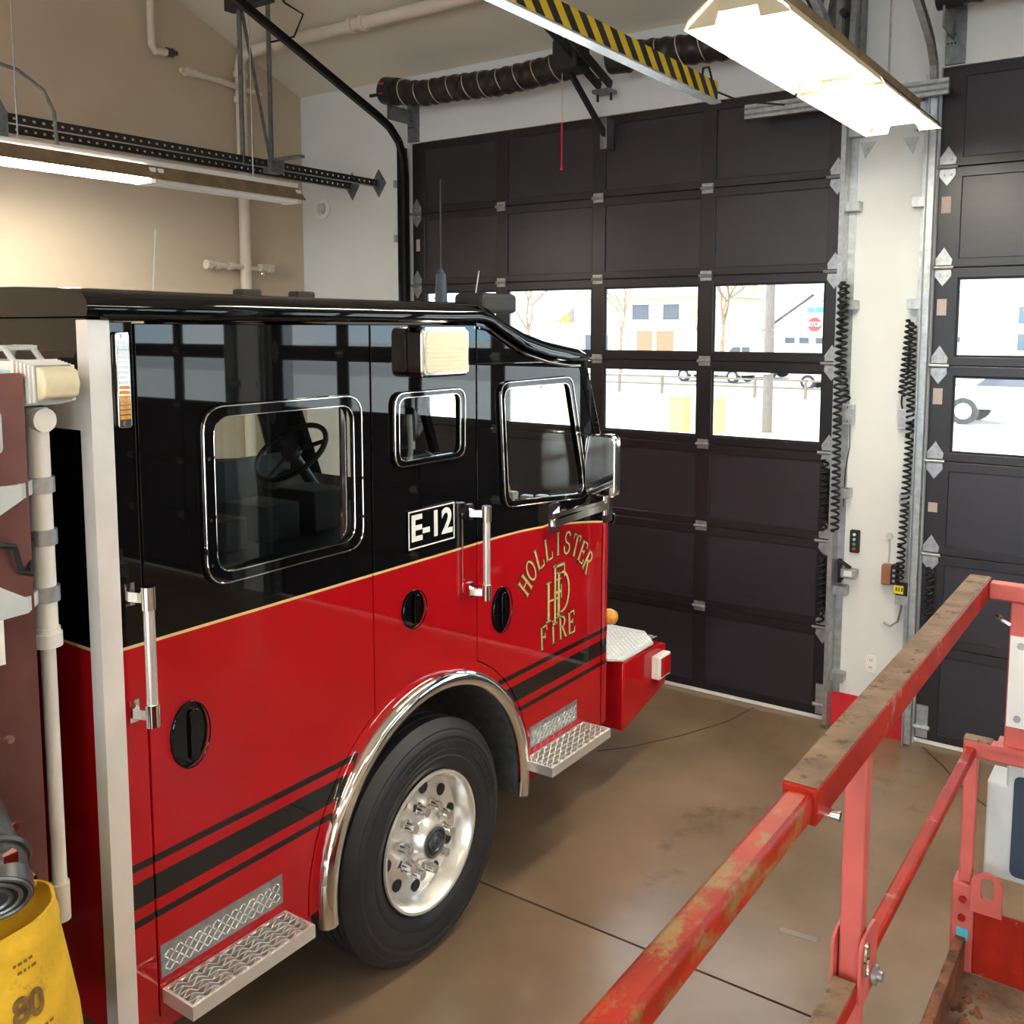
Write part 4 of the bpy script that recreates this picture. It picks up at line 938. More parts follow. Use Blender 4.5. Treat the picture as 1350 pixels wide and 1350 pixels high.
# frame of steel angles above the pillar (operator support)
fr = thing('support_frame', (-1.9, 6.1, 4.13), 'grey steel angle frame with chain drive above the white pillar', 'frame')
for x0, z0, x1, z1 in ((-2.12, 4.13, -2.12, 4.85), (-2.02, 4.13, -1.90, 4.85), (-1.79, 4.13, -1.76, 4.85), (-1.86, 4.13, -1.86, 4.85)):
    MB().bar((x0, 6.10, z0), (x1, 6.10, z1), .035, .05, up=(0,1,0)).build('angle_bar', 'zinc' if x0 < -2 else 'zincdark', fr)
MB().bar((-2.10, 6.13, 4.75), (-1.80, 6.13, 4.15), .03, .012, up=(0,1,0)).build('angle_brace', 'blacksteel', fr)
MB().box((-2.02, 6.12, 4.42), (-1.86, 6.34, 4.72)).build('gear_housing', 'greycap', fr, .03)
for z in (4.70, 4.55, 4.36): MB().cyl((-1.83, 6.05, z), (-1.83, 6.12, z), .022, n=12).build('sprocket', 'black', fr)
MB().box((-1.87, 6.30, 4.20), (-1.79, YF-.002, 4.85)).build('frame_back', 'zincdark', fr)
for x, dx in ((-1.80, .09), (-1.46, -.09)):
    tag(MB().prism([(x, 3.84), (x+dx, 3.84), (x+dx*.3, 3.74)] if dx > 0 else [(x, 3.84), (x+dx*.3, 3.74), (x+dx, 3.84)], YF-.008, YF-.001, 'Y').cyl((x+dx*.4, YF-.016, 3.80), (x+dx*.4, YF-.007, 3.80), .014, n=8).build('gusset_plate', 'zinc'), 'small bolted steel gusset plate on the white pillar beside the %s' % ('engine-side track' if dx > 0 else 'lift-side track'), 'bracket')

# left hand perforated rails with hangers and a strip light
def perforated(x, name, label, y0=.6, y1=6.415, z=3.935):
    t = thing(name, (x, 3.5, z-.03), label, 'rail')
    holes = []; y = y0 + .05
    while y < y1-.04: holes.append(rr(y, z-.008, y+.022, z+.008, .007, 2)); y += .062
    MB().plate([(y0, z-.028), (y1, z-.028), (y1, z+.028), (y0, z+.028)], holes, lambda u, v, w: (x + w, u, v), .004).build('slotted_flange', 'blacksteel', t)
    MB().box((x-.045, y0, z-.028), (x, y1, z-.024)).build('rail_flange', 'zincdark', t)
    MB().prism([(x+.0, z-.12), (x+.085, z), (x, z+.12), (x-.085, z)], YF-.010, YF-.002, 'Y').box((x-.01, YF-.03, z-.02), (x+.01, YF-.01, z+.02)).build('wall_plate', 'zincdark', t)
    return t
perforated(-5.93, 'perforated_rail', 'slotted steel angle rail carrying the hangers, with a diamond end plate')
perforated(-6.25, 'perforated_rail', 'slotted steel angle rail on the tan wall side, ending in a diamond wall plate')
hg = thing('hanger_frame', (-5.93, 4.95, 3.9), 'dark steel angle hanger frame with a diagonal brace, holding the slotted rails', 'hanger')
for y in (4.955, 5.235): MB().box((-5.955, y-.022, 3.91), (-5.951, y+.022, 5.05 + (.0 if y < 5.1 else .25))).box((-5.955, y-.022, 3.91), (-5.915, y-.018, 5.05 + (.0 if y < 5.1 else .25))).build('hanger_angle', 'zincdark', hg)
MB().bar((-5.94, 4.97, 5.03), (-5.94, 5.22, 3.93), .03, .006, up=(1,0,0)).build('diagonal_brace', 'zincdark', hg)
MB().box((-5.98, 5.17, 3.87), (-5.88, 5.30, 3.97)).build('hanger_foot', 'zincdark', hg)
MB().box((-6.30, 5.19, 3.955), (-5.60, 5.25, 3.975)).build('cross_strut', 'zincdark', hg)
MB().box((-6.05, 4.90, 5.02), (-5.60, 4.99, 5.10)).build('top_bracket', 'blacksteel', hg)
MB().tube([(-5.80, 5.1, 5.28), (-5.78, 5.25, 5.12), (-5.70, 5.36, 5.05), (-5.85, 5.4, 4.92), (-5.95, 5.25, 4.86)], .008, 6).build('loose_wire', 'black', hg)
hg2 = thing('hanger_frame', (-5.93, 3.05, 3.9), 'dark steel hanger with a gusset foot, at the conduit loop end of the slotted rails', 'hanger')
MB().box((-5.955, 3.02, 3.90), (-5.915, 3.06, 5.9)).build('hanger_angle', 'zincdark', hg2)
MB().prism([(3.0, 3.95), (3.16, 3.95), (3.05, 4.15), (3.0, 4.15)], -5.96, -5.91).box((-5.98, 3.02, 3.80), (-5.88, 3.14, 3.96)).build('hanger_foot', 'zincdark', hg2)
tag(MB().tube([(-5.86, 2.6, 4.22), (-5.86, 3.0, 4.235), (-5.86, 3.2, 4.21), (-5.86, 3.36, 4.12), (-5.86, 3.42, 4.0), (-5.86, 3.43, 3.80)], .012, 8).build('conduit', 'zincdark'), 'bent metal conduit looping down to the strip light on the tan wall side', 'conduit')

def strip_light(x, y0, y1, z, lit, label, wide=.075):
    t = thing('strip_light', (x, (y0+y1)/2, z-.1), label, 'light')
    MB().box((x-.045, y0, z), (x+.045, y1, z+.055)).build('light_body', 'whitemetal', t)
    for s in (-1, 1):
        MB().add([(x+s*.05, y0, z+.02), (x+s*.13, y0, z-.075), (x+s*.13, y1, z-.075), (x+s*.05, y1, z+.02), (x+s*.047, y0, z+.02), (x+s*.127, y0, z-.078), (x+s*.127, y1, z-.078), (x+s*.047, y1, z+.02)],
                 [(0,1,2,3), (7,6,5,4), (0,4,5,1), (1,5,6,2), (2,6,7,3), (3,7,4,0)]).build('reflector_wing', 'shade_brown' if s > 0 else 'reflector', t)
    n = len(lit); L = (y1-y0)/n
    for k, on in enumerate(lit):
        for s in (-.05, .05):
            MB().cyl((x+s, y0+k*L+.05, z-.075), (x+s, y0+(k+1)*L-.05, z-.075), .024, n=12).build('tube_lamp', 'tube' if on else 'tubeoff', t)
        for yy in (y0+k*L+.03, y0+(k+1)*L-.03): MB().box((x-.09, yy-.02, z-.10), (x+.09, yy+.02, z)).build('lamp_holder', 'whitemetal', t)
    for yy in (y0+.4, y1-.4): MB().tube([(x, yy, z+.05), (x, yy, zceil(yy)+.02)], .005, 6).build('hanger_wire', 'zinc', t)
    return t
M['shade_brown'] = mat('brown_fixture_shade', (.22, .15, .08), .6, var=.3, scale=9)  # shadow on the reflector's outer face painted in as brown; also colours ballast housings
strip_light(-5.80, 2.75, 5.32, 3.73, (1, 0), 'fluorescent strip light below the slotted rails, near tubes lit and far tubes dark')

def bay_light(x0, x1, y0, y1, z, label, group=None):
    t = thing('bay_light', ((x0+x1)/2, (y0+y1)/2, z), label, 'light', group)
    xm = (x0+x1)/2; w = (x1-x0)/2; ym = (y0+y1)/2
    # folded reflector: flat top with two flared wings
    prof = [(-w, 0), (-w*.92, .03), (-w*.42, .10), (w*.42, .10), (w*.92, .03), (w, 0)]
    for a, b_ in ((y0, ym-.012), (ym+.012, y1)):
        mb = MB()
        for (u0, z0), (u1, z1) in zip(prof, prof[1:]):
            mb.add([(xm+u0, a, z+z0), (xm+u1, a, z+z1), (xm+u1, b_, z+z1), (xm+u0, b_, z+z0), (xm+u0, a, z+z0+.004), (xm+u1, a, z+z1+.004), (xm+u1, b_, z+z1+.004), (xm+u0, b_, z+z0+.004)],
                   [(0,3,2,1), (4,5,6,7), (0,1,5,4), (1,2,6,5), (2,3,7,6), (3,0,4,7)])
        rf = mb.build('reflector', 'reflector', t)
        for k in range(7):
            yy = a + .22 + k*(b_-a-.44)/6
            MB().add([(xm+w*u, yy+dy_, z+zz) for zo in (.002, .004) for u, zz, dy_ in ((.46, .0944-zo, -.045), (.58, .0776-zo, -.045), (.58, .0776-zo, .045), (.46, .0944-zo, .045))], [(0,1,2,3), (7,6,5,4), (0,4,5,1), (1,5,6,2), (2,6,7,3), (3,7,4,0)]).build('vent_slot', 'black', rf)
        for s in (-.085, .085):
            MB().cyl((xm+s, a+.03, z+.045), (xm+s, b_-.03, z+.045), .019, n=12).build('tube_lamp', 'tube', t)
        for yy in (a+.018, b_-.018):
            MB().plate([(-w*.98, .004), (-w*.40, .098), (w*.40, .098), (w*.98, .004), (w*.42, .004), (w*.36, .045), (-w*.36, .045), (-w*.42, .004)], [], lambda u, v, q, yy=yy: (xm+u, yy-.004+q, z+v), .006).build('end_plate', 'reflector', t)
    MB().box((xm-w*.40, y0, z+.105), (xm+w*.40, y1, z+.165)).build('ballast_housing', 'shade_brown', t)
    MB().box((xm-.02, ym-.02, z+.10), (xm+w*.45, ym+.02, z+.125)).build('joining_strap', 'shade_brown', t)
    for yy in (y0+.35, y1-.35): MB().tube([(xm, yy, z+.16), (xm, yy, zceil(yy)+.02)], .006, 6).build('hanger_rod', 'zinc', t)
    return t
bay_light(-1.515, -1.135, 3.20, 5.52, 3.70, 'bright flared bay light hanging between the hazard rail and the white pillar')
for (x, y) in ((-1.33, -1.6), (-1.33, -5.6), (2.6, 4.3), (2.6, .3), (2.6, -4.2), (6.2, 3.0), (6.2, -2.5), (-4.6, -.6), (-4.6, -4.8)):
    bay_light(x-.19, x+.19, y-1.16, y+1.16, 4.3, 'bright flared bay light hanging over the rest of the apparatus bay', 'other bay lights')

# ------------------------------------------------------------------ sprinkler pipes and vent on the left
pr = thing('sprinkler_pipe', (XL+.07, 5.68, 0), 'cream sprinkler riser with elbow, clamps and branch, running up the tan wall', 'pipe')
xw = XL + .075
MB().tube([(xw, 5.68, .0), (xw, 5.68, 4.90), (xw+.02, 5.68, 4.965), (xw+.07, 5.68, 5.0), (xw+.4, 5.68, 5.01), (-5.9, 5.68, 5.01), (-3.0, 5.68, 5.01), (3.0, 5.68, 5.0)], .048, 14).build('main_pipe', 'pipe', pr)
for z in (4.83, 4.62): MB().cyl((xw, 5.68, z-.025), (xw, 5.68, z+.025), .062).build('pipe_coupling', 'pipe', pr)
for x in (-6.42, -5.52, -5.40): MB().cyl((x, 5.68, 5.01), (x+.04, 5.68, 5.01), .062).build('pipe_coupling', 'pipe', pr)
MB().tube([(xw, 5.68, 4.72), (xw+.02, 5.45, 4.735), (xw+.02, 5.14, 4.74)], .026, 10).tube([(xw, 5.68, 4.72), (xw, 5.90, 4.72)], .024, 10).build('branch_pipe', 'pipe', pr)
MB().cyl((xw+.02, 5.20, 4.74), (xw+.02, 5.10, 4.74), .036).cyl((xw+.02, 5.10, 4.74), (xw+.02, 5.06, 4.74), .02).build('sprinkler_head', 'pipe', pr)
MB().tube([(xw, 5.68, 3.20), (xw+.02, 5.5, 3.205), (xw+.02, 5.30, 3.21)], .024, 10).tube([(xw, 5.68, 3.20), (xw+.02, 5.95, 3.19)], .018, 10).build('valve_pipe', 'pipe', pr)
for y, r in ((5.27, .042), (5.36, .034), (5.50, .036), (5.84, .034), (5.93, .04)): MB().cyl((xw+.02, y-.025, 3.205), (xw+.02, y+.025, 3.205), r, n=10).build('valve_fitting', 'pipe', pr)
MB().sphere((xw+.03, 5.84, 3.15), .024).build('drain_cock', 'chrome', pr)
dp = thing('sprinkler_drop', (-6.7, 4.78, 4.8), 'cream sprinkler drop pipe with an elbow and side head, hanging by the tan wall', 'pipe')
MB().tube([(xw+.02, 4.80, zceil(4.8)-.02), (xw+.02, 4.80, 4.87), (xw+.02, 4.83, 4.835), (xw+.02, 4.95, 4.85)], .030, 12).build('drop_pipe', 'pipe', dp)
MB().cyl((xw+.02, 4.93, 4.85), (xw+.02, 4.99, 4.857), .036).cyl((xw+.02, 4.99, 4.857), (xw+.02, 5.03, 4.862), .018).build('sprinkler_head', 'greycap', dp)
vt = thing('wall_vent', (-6.63, YF-.02, 3.67), 'round white vent cap on the wall near the corner', 'vent')
MB().lathe([(0, .098), (-.02, .098), (-.03, .085), (-.03, .065), (-.012, .06), (-.012, .005)], (-6.63, YF-.001, 3.765), 'Y', 32).build('vent_ring', 'whitemetal', vt)
MB().lathe([(-.012, .05), (-.028, .045), (-.032, .003)], (-6.63, YF-.001, 3.765), 'Y', 24).sphere((-6.615, YF-.03, 3.73), .02).build('vent_core', 'bluegrey', vt)

# ------------------------------------------------------------------ white pillar fittings
YP = YF - .001
bb = MB().plate(rr(-1.775, 1.205, -1.715, 1.355, .008), [], lambda u, v, w: (u, YP - w, v), .035, .004).build('door_button_box', 'black'); tag(bb, 'black door control box with a column of push buttons on the white pillar', 'control box')
for k, c in enumerate(('whitemetal', 'bluegrey', 'signgreen', 'redbase')): MB().cyl((-1.745, YP-.035, 1.328-.032*k), (-1.745, YP-.042, 1.328-.032*k), .010, n=12).build('push_button', c, bb)
def jbox(x, z, label):
    o = MB().plate(rr(x-.038, z-.065, x+.038, z+.065, .006), [], lambda u, v, w: (u, YP - w, v), .05, .004).build('junction_box', 'bluegrey'); tag(o, label, 'junction box')
    MB().plate(rr(x-.030, z-.055, x+.030, z+.055, .004), [], lambda u, v, w: (u, YP-.050 - w, v), .003, .001).build('box_cover', 'zinc', o)
    for dz in (-.045, .045): MB().cyl((x, YP-.053, z+dz), (x, YP-.056, z+dz), .004, n=8).build('cover_screw', 'chrome', o)
jbox(-1.812, 2.115, 'grey junction box on the white pillar beside the engine-side door track')
jbox(-1.465, 2.105, 'grey junction box on the white pillar beside the lift-side door track')
ol = MB().plate(rr(-1.650, .415, -1.585, .53, .008), [], lambda u, v, w: (u, YP - w, v), .006, .002).build('wall_outlet', 'whitevinyl'); tag(ol, 'white double wall outlet low on the pillar above the red base', 'outlet')
for z in (.448, .498): MB().plate(rr(-1.635, z-.017, -1.600, z+.017, .012), [], lambda u, v, w: (u, YP-.006 - w, v), .003).build('outlet_socket', 'whitemetal', ol)
for z in (.448, .498):
    for x in (-1.624, -1.611): MB().box((x-.002, YP-.0095, z-.006), (x+.002, YP-.009, z+.006)).build('outlet_slot', 'black', ol)
ph = thing('sensor_unit', (-1.78, YP, 1.03), 'small silver photo sensor on a black bracket low on the pillar', 'sensor')
MB().box((-1.81, YP-.10, 1.045), (-1.71, YP-.035, 1.105)).build('sensor_body', 'zinc', ph, .006)
MB().box((-1.785, YP-.105, 1.06), (-1.735, YP-.100, 1.095)).build('sensor_face', 'whitevinyl', ph)
MB().bar((-1.84, YP-.02, 1.14), (-1.76, YP-.06, 1.11), .03, .012).bar((-1.84, YP-.02, 1.0), (-1.80, YP-.05, 1.05), .02, .02).box((-1.85, YP-.03, .99), (-1.825, YP-.001, 1.15)).build('sensor_bracket', 'black', ph)
bx = thing('breaker_box', (-1.51, YP, 1.02), 'brown and black cord plug unit hanging on the white pillar', 'plug')
MB().box((-1.56, YP-.07, 1.03), (-1.50, YP-.001, 1.16)).build('plug_case', 'brownbox', bx, .008)
MB().box((-1.50, YP-.075, 1.04), (-1.462, YP-.001, 1.165)).build('plug_face', 'black', bx, .006)
for k in range(3): MB().cyl((-1.48, YP-.075, 1.065+.035*k), (-1.48, YP-.08, 1.065+.035*k), .009, n=8).build('plug_screw', 'zinc', bx)
MB().tube([(-1.53, YP-.02, 1.16), (-1.525, YP-.02, 1.24), (-1.53, YP-.02, 1.33)], .005, 6).cyl((-1.53, YP-.001, 1.34), (-1.53, YP-.03, 1.34), .02, n=8).build('plug_wire', 'bluegrey', bx)
rm = thing('edge_transmitter', (-1.44, YP, .95), 'yellow and black transmitter box hanging at the lower end of the coiled cord', 'transmitter')
MB().box((-1.475, YP-.09, .985), (-1.395, YP-.03, 1.055)).build('transmitter_case', 'black', rm, .006)
MB().box((-1.472, YP-.093, .992), (-1.415, YP-.089, 1.045)).build('yellow_label', 'yellowplastic', rm)
b = MB()
for k in range(3): b.box((-1.462+.017*k, YP-.0945, 1.008), (-1.452+.017*k, YP-.093, 1.034))
b.build('label_marks', 'ink', rm)
MB().tube([(-1.43, YP-.06, .985), (-1.43, YP-.06, .90), (-1.45, YP-.05, .80), (-1.50, YP-.04, .755), (-1.54, YP-.04, .775)], .007, 6).build('cable_tail', 'zinc', rm)

def coil(pts, label, r=.019, wire=.0045, pitch=.021, m='black'):
    P = []
    for p, q in zip(pts, pts[1:]):
        p, q = Vector(p), Vector(q); L = (q-p).length; n = max(8, int(L/pitch*9)); d = (q-p).normalized(); x = d.orthogonal().normalized(); y = d.cross(x)
        for i in range(n): a = 2*pi*i/9; P.append(p.lerp(q, i/n) + (x*cos(a) + y*sin(a))*r)
    P = [Vector(pts[0])] + P + [Vector(pts[-1])]
    o = MB().tube(P, wire, 5).build('coiled_cord', m); return tag(o, label, 'cord')
yc = YF - .075
yd = YF - .14
coil([(-1.832, yd, 2.96), (-1.835, yd, 2.4), (-1.812, yd+.04, 2.20)], 'black coiled cord running down to the engine-side junction box', .027, .008, .040)
coil([(-1.838, yd-.03, 2.94), (-1.845, yd-.03, 2.3), (-1.835, yd-.03, 1.5), (-1.835, yd-.03, 1.36)], 'black coiled cord hanging down the engine-side door track', .024, .008, .042)
coil([(-1.445, yc, 2.72), (-1.475, yc, 2.25)], 'short black coiled cord above the lift-side junction box', .022, .007, .034)
coil([(-1.425, yc-.02, 2.70), (-1.415, yc-.02, 2.0), (-1.435, yc-.02, 1.3), (-1.44, yc-.02, 1.08)], 'long black coiled cord ending at the yellow transmitter box', .022, .007, .036)
for x, z0, z1, l in ((-1.955, 1.80, 1.33, 'black coiled cord on the door stile above the cab-side leaf hinge'), (-1.955, 1.17, .70, 'black coiled cord on the door stile between two lower hinges beside the pillar'), (-1.275, 1.17, .62, 'black coiled cord on the stile of the door beside the lift')):
    coil([(x, YF-.03, z0), (x+.004, YF-.03, z1)], l, .022, .008, .042)
MB_ = MB().tube([(-1.475, yc, 2.25), (-1.478, yc+.01, 2.2), (-1.475, YP-.04, 2.16)], .006, 6).build('cord_lead', 'black'); tag(MB_, 'straight black lead from the short coil into the lift-side junction box', 'cord')
tag(MB().tube([(-1.80, YP-.03, 2.05), (-1.80, YP-.02, 1.9), (-1.825, YP-.01, 1.75), (-1.83, YP-.01, 1.5)], .003, 5).build('thin_wire', 'black'), 'thin dark wire trailing below the engine-side junction box', 'wire')

# ------------------------------------------------------------------ outside
gr = box('driveway_apron', (-60, YF+.32, -.25), (60, 24, -.03), 'concrete_out'); tag(gr, kind='structure')
gr = box('grass_verge', (-90, 24, -.30), (-7.2, 40, -.02), 'drygrass'); tag(gr, 'dry yellow grass verge across the driveway', 'grass', kind='stuff')
gr = box('side_drive', (-7.2, 24, -.25), (60, 40, -.03), 'concrete_out'); tag(gr, kind='structure')
gr = box('street', (-120, 40, -.30), (90, 56, -.05), 'asphalt'); tag(gr, kind='structure')
gr = box('far_ground', (-160, 56, -.30), (120, 200, -.03), 'concrete_out'); tag(gr, kind='structure')
gr = box('rear_yard', (-60, -60, -.25), (60, YB-.31, -.03), 'concrete_out'); tag(gr, kind='structure')

def house(x0, x1, y, depth, hw, hr_, m, label, garage, ridge='Y'):
    t = thing('house', ((x0+x1)/2, y, -.03), label, 'house')
    MB().box((x0, y, -.03), (x1, y+depth, hw)).build('house_wall', m, t)
    xm = (x0+x1)/2; o = .4
    if ridge == 'Y':
        MB().prism([(x0, hw), (x1, hw), (xm, hr_)], y+.02, y+depth-.02, 'Y').build('gable_wall', m, t)
        MB().prism([(x0-o, hw-.15), (xm, hr_+.12), (x1+o, hw-.15), (x1+o, hw-.0), (xm, hr_+.30), (x0-o, hw+.0)], y-.5, y+depth+.3, 'Y').build('house_roof', 'roof', t)
    else:
        ymid = y+depth/2
        MB().prism([(y-.5, hw), (ymid, hr_), (y+depth+.5, hw)], x0-o, x1+o, 'X').build('house_roof', 'roof', t)
    for g in garage:
        gx0, gx1, z0, z1, kind = g
        w = MB().box((gx0, y-.06, z0), (gx1, y+.02, z1)).build('garage_door' if kind == 'g' else 'house_window' if kind == 'w' else 'porch_opening', 'housew' if kind == 'g' else 'carglass' if kind == 'w' else 'brownbox', t)
        if kind == 'g':
            for k in range(4): ww = (gx1-gx0)/4; MB().box((gx0+k*ww+.15, y-.09, z1-.55), (gx0+(k+1)*ww-.15, y-.05, z1-.15)).build('window_pane', 'carglass', w)
        else:
            MB().plate([(gx0-.1, z0-.1), (gx1+.1, z0-.1), (gx1+.1, z1+.1), (gx0-.1, z1+.1)], [[(gx0, z0), (gx1, z0), (gx1, z1), (gx0, z1)]], lambda u, v, q: (u, y-.03-q, v), .08).build('window_trim', 'housew', w)
    return t
house(-24.5, -18.0, 66, 9, 2.6, 4.9, 'housew', 'pale house with a gabled garage beyond the street, behind the utility pole', [(-23.3, -19.4, 0, 2.2, 'g')])
house(-39, -27.5, 64, 9, 4.9, 6.8, 'houset', 'tan two-storey house with a porch beyond the street', [(-33.6, -32.3, .0, 2.5, 'p'), (-32.0, -30.6, 0, 2.5, 'p'), (-34, -32.6, 3.3, 4.4, 'w'), (-31.5, -30.2, 3.3, 4.4, 'w'), (-38, -36, .8, 2.2, 'w')], 'X')
house(-56, -42, 66, 9, 3.2, 5.4, 'housew', 'long low white house at the far end of the street', [(-50, -47, 0, 2.2, 'g'), (-46, -44.6, .9, 2.1, 'w')], 'X')
house(-18.5, -11, 78, 9, 3.0, 5.6, 'housew', 'white house set back behind the stop sign', [(-17, -14, 0, 2.2, 'g')], 'X')
tw = thing('clock_tower', (-9.0, 74, 0), 'small domed tower with a spire beyond the white vehicle', 'tower')
MB().box((-10.2, 73, -.03), (-7.4, 75.8, 5.0)).build('tower_wall', 'houset', tw)
MB().lathe([(5.0, 1.45), (5.3, 1.40), (5.9, 1.15), (6.5, .55), (6.7, .12), (7.6, .04)], (-8.8, 74.4, 0), 'Z', 8).build('tower_dome', 'roof', tw)
for z in (1.2, 3.0):
    for x in (-9.7, -8.7): MB().box((x, 72.95, z), (x+.6, 73.02, z+1.1)).build('tower_window', 'carglass', tw)
def car(x, y, rot, m, prof, roofp, L, wd, label, name='car', wr=.33, wx=(.8, 3.6)):
    t = thing(name, (x, y, -.03), label, 'vehicle')
    a = radians(rot)
    def tr(b):
        for i, p in enumerate(b.v): q = Vector((p.x - L/2, p.y, 0)); b.v[i] = Vector((x + q.x*cos(a) - q.y*sin(a), y + q.x*sin(a) + q.y*cos(a), p.z - .03))
        return b
    tr(MB().prism(prof, -wd/2, wd/2, 'Y')).build('car_body', m, t, .06)
    tr(MB().prism(roofp, -wd/2+.08, wd/2-.08, 'Y')).build('car_cabin', m, t, .05)
    cx0 = min(p[0] for p in roofp); cx1 = max(p[0] for p in roofp); zb = min(p[1] for p in roofp); zt = max(p[1] for p in roofp)
    tops = [p[0] for p in roofp if p[1] > zt-.05]; tx0, tx1 = min(tops), max(tops)
    for s in (-1, 1):
        yy = s*(wd/2-.075); pil = (tx0+tx1)/2
        for u0, u1, v0, v1 in ((cx0+.22, pil-.05, tx0+.12, pil-.05), (pil+.05, cx1-.25, pil+.05, tx1-.12)):
            tr(MB().prism([(u0, zb+.06), (u1, zb+.06), (v1, zt-.10), (v0, zt-.10)], yy-.012, yy+.012, 'Y')).build('car_window', 'carglass', t)
        for w_ in wx: 
            wl_ = tr(MB().cyl((w_, s*(wd/2-.20), wr), (w_, s*(wd/2+.01), wr), wr, n=20)).build('car_wheel', 'black', t)
            tr(MB().cyl((w_, s*(wd/2), wr), (w_, s*(wd/2+.02), wr), wr*.6, n=16)).build('wheel_disc', 'alu', wl_)
    for xx in (0.02, L-.05): tr(MB().box((xx, -wd/2+.1, .62), (xx+.05, -wd/2+.45, .78)).box((xx, wd/2-.45, .62), (xx+.05, wd/2-.1, .78))).build('car_lamps', 'stopred' if xx < 1 else 'whitemetal', t)
    return t
PICK = [(0, .45), (0, 1.0), (2.1, 1.05), (3.9, 1.05), (5.3, .98), (5.45, .75), (5.45, .42)]; PICKC = [(2.05, 1.04), (2.2, 1.78), (3.4, 1.78), (4.05, 1.04)]
SED = [(0, .40), (.05, .80), (1.0, .90), (3.3, .92), (4.4, .72), (4.5, .35)]; SEDC = [(.75, .89), (1.45, 1.36), (2.6, 1.38), (3.45, .90)]
SUV = [(0, .45), (0, 1.05), (3.7, 1.08), (4.75, .95), (4.85, .45)]; SUVC = [(.05, 1.04), (.35, 1.75), (3.0, 1.75), (3.85, 1.06)]
car(-20.3, 52, 178, 'carsilver', PICK, PICKC, 5.45, 1.95, 'silver pickup parked across the street by the pole', 'pickup_truck', .40, (1.1, 4.4))
car(-19.9, 46.5, 175, 'carwhite', SED, SEDC, 4.5, 1.8, 'white sedan parked in front of the pickup across the street', 'car', .33, (.85, 3.6))
car(-3.75, 30.5, 178, 'carwhite', SUV, SUVC, 4.85, 1.95, 'white sport utility vehicle parked outside the door beside the lift', 'car', .38, (.95, 3.85))
car(-12.5, 43.5, 2, 'carsilver', SED, SEDC, 4.5, 1.8, 'silver sedan on the street right of the pole', 'car', .33, (.85, 3.6))
up_ = thing('utility_pole', (-8.95, 24.3, 0), 'grey wooden utility pole standing on the verge', 'pole')
MB().cyl((-8.95, 24.3, -.02), (-8.95, 24.3, 9.5), .135, .10, 14).build('pole_shaft', 'woodpole', up_)
MB().box((-10.0, 24.2, 8.6), (-7.9, 24.3, 8.75)).build('cross_arm', 'woodpole', up_)
MB().box((-9.10, 24.13, 1.5), (-8.85, 24.17, 1.9)).build('pole_tag', 'whitemetal', up_)
sg_ = thing('stop_sign', (-14.4, 45, 0), 'red octagonal stop sign on a post with a teal street sign above', 'sign')
MB().cyl((-14.4, 45, -.02), (-14.4, 45, 3.7), .04).build('sign_post', 'zinc', sg_)
so = MB().plate([(-14.4 + .40*cos(radians(22.5+45*k)), 2.85 + .40*sin(radians(22.5+45*k))) for k in range(8)], [], lambda u, v, w: (u, 44.95-w, v), .02).build('sign_face', 'stopred', sg_)
MB().plate([(-14.4 + .39*cos(radians(22.5+45*k)), 2.85 + .39*sin(radians(22.5+45*k))) for k in range(8)], [[(-14.4 + .35*cos(radians(22.5+45*k)), 2.85 + .35*sin(radians(22.5+45*k))) for k in range(8)]], lambda u, v, w: (u, 44.928-w, v), .004).build('sign_rim', 'whitevinyl', so)
MB().text('STOP', .30, lambda u, v, w: (-14.4+u*.9, 44.928-w, 2.85+v), .004, .006).build('sign_word', 'whitevinyl', so)
MB().box((-14.75, 44.97, 3.4), (-14.05, 45.0, 3.65)).build('street_name_blade', 'signgreen', sg_)
bn = MB().lathe([(-.03, .26), (.9, .33), (.92, .35), (1.0, .34), (1.03, .02)], (-15.6, 47.5, 0), 'Z', 20).build('rubbish_bin', 'teal'); tag(bn, 'teal rubbish bin at the kerb across the street', 'bin')
box('bin_lid_handle', (-15.75, 47.1, .93), (-15.45, 47.2, .98), 'teal', bn)
for x, y, w_ in ((-11.0, 23.2, 'farther from'), (-10.1, 23.4, 'nearer to')):
    ub = MB().plate(rr(x-.22, -.03, x+.22, .85, .03), [], lambda u, v, w: (u, y+w, v), .4, .02).build('utility_box', 'lime'); tag(ub, 'lime green utility box at the verge edge, the one %s the pole' % w_, 'box', 'lime utility boxes')
    box('box_lid', (x-.25, y-.03, .83), (x+.25, y+.43, .90), 'lime', ub, .01)
ys_ = thing('warning_sign', (-28.6, 46, 0), 'yellow warning sign on a post seen past the cab roof', 'sign')
MB().cyl((-28.6, 46, -.02), (-28.6, 46, 3.6), .04).build('sign_post', 'zinc', ys_)
MB().plate([(-28.6, 2.9), (-28.3, 3.2), (-28.6, 3.5), (-28.9, 3.2)], [], lambda u, v, w: (u, 45.95-w, v), .02).build('sign_face', 'yellowplastic', ys_)

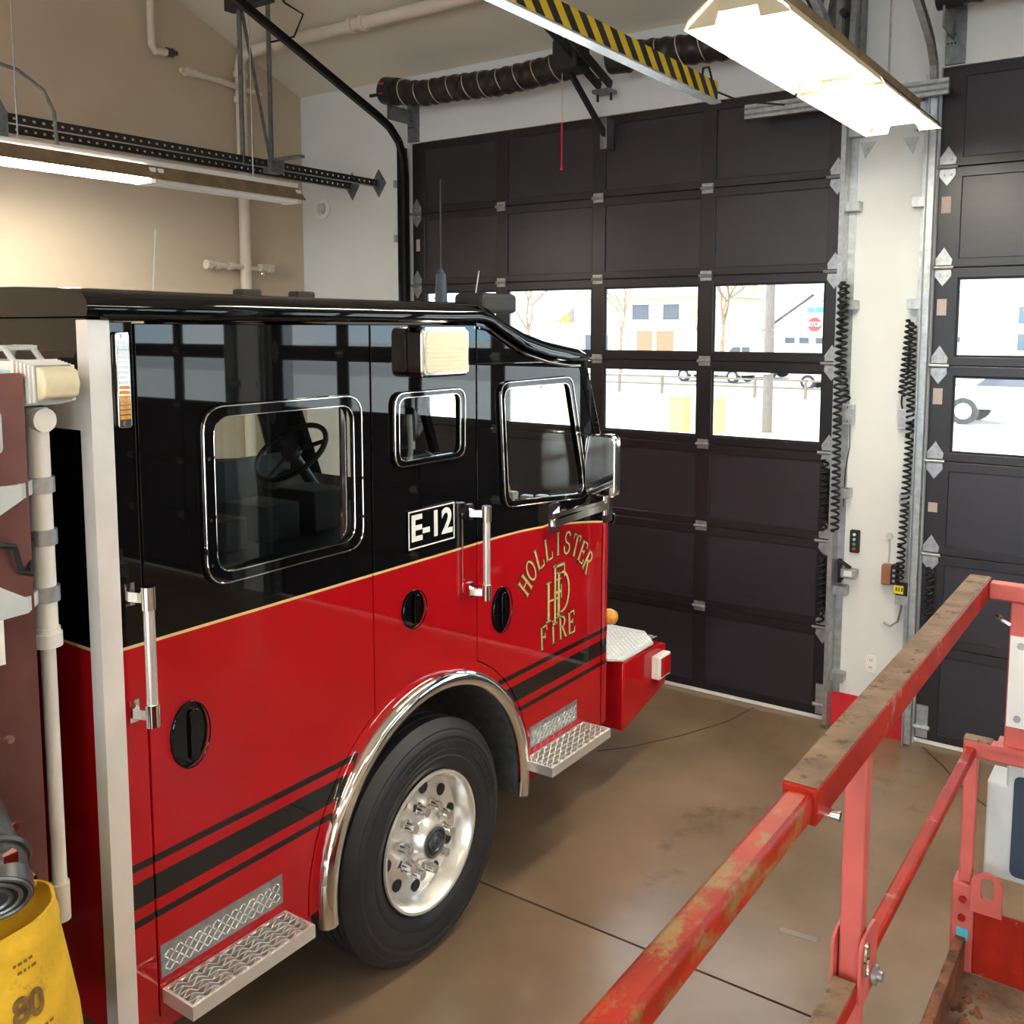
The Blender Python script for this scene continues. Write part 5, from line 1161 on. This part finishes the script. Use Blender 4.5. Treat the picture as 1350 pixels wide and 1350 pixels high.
def tree(x, y, h, leafy, label, seed, group=None):
    random.seed(seed); t = thing('street_tree', (x, y, -.03), label, 'tree', group)
    b = MB(); tips = []
    def br(p, d, L, r, n):
        q = p + d*L; b.tube([p, p.lerp(q, .5) + Vector((random.uniform(-.05,.05)*L, random.uniform(-.05,.05)*L, 0)), q], [r, r*.85, r*.65], 5)
        if n == 0: tips.append(q); return
        for k in range(3):
            nd = (d + Vector((random.uniform(-.75,.75), random.uniform(-.75,.75), random.uniform(-.1,.5)))).normalized(); br(q, nd, L*random.uniform(.6,.8), r*.6, n-1)
    br(Vector((x, y, -.05)), Vector((0,0,1)), h*.32, h*.018, 4)
    b.build('tree_branches', 'bark', t)
    if leafy:
        lb = MB()
        for tip in tips:
            for k in range(leafy):
                c = tip + Vector([random.gauss(0, h*.05) for _ in range(3)]); s = random.uniform(.08, .2)
                u = Vector([random.uniform(-1,1) for _ in range(3)]).normalized(); w = u.orthogonal().normalized()
                lb.add([c - u*s, c + w*s*.6, c + u*s, c - w*s*.6], [(0,1,2,3)])
        o = lb.build('foliage', 'leaf', t); o['kind'] = 'stuff'
tree(-28.4, 52, 7, 0, 'bare branching tree before the tan house porch', 1)
tree(-34.5, 51, 8, 3, 'sparse golden tree left of the tan house', 2)
tree(-25.2, 60, 9.5, 26, 'tall golden leafed tree between the tan house and the pale garage', 3)
tree(-22.6, 51, 5, 0, 'small bare tree behind the parked pickup', 4)
tree(-47, 55, 9, 8, 'golden leafed tree beside the long low house', 5)
tree(-5.5, 62, 6, 10, 'golden leafed tree near the domed tower', 6)
random.seed(11)
for k in range(12):
    x = -33 + k*.95; o = MB().sphere((x, 58.5 + random.uniform(-.4, .4), .3), .40, 10, 6, (1, .8, random.uniform(.7, 1.1))); bm_ = o
    for i, p in enumerate(o.v): o.v[i] = p + Vector([random.uniform(-.07, .07) for _ in range(3)])
    tag(o.build('garden_shrub', 'shrub' if k % 3 else 'leaf'), 'rounded garden shrub in the bed before the tan house', 'shrub', 'garden shrubs before the tan house')
fn_ = thing('rail_fence', (-14, 27.4, 0), 'low weathered rail fence along the verge', 'fence')
for k in range(12): MB().box((-24+k*2.0, 36.4, -.03), (-23.9+k*2.0, 36.5, .75)).build('fence_post', 'woodpole', fn_)
for z in (.35, .65): MB().box((-24, 36.42, z), (-2, 36.47, z+.08)).build('fence_rail', 'woodpole', fn_)

for o in bpy.data.objects:
    if '_w' in o: del o['_w']
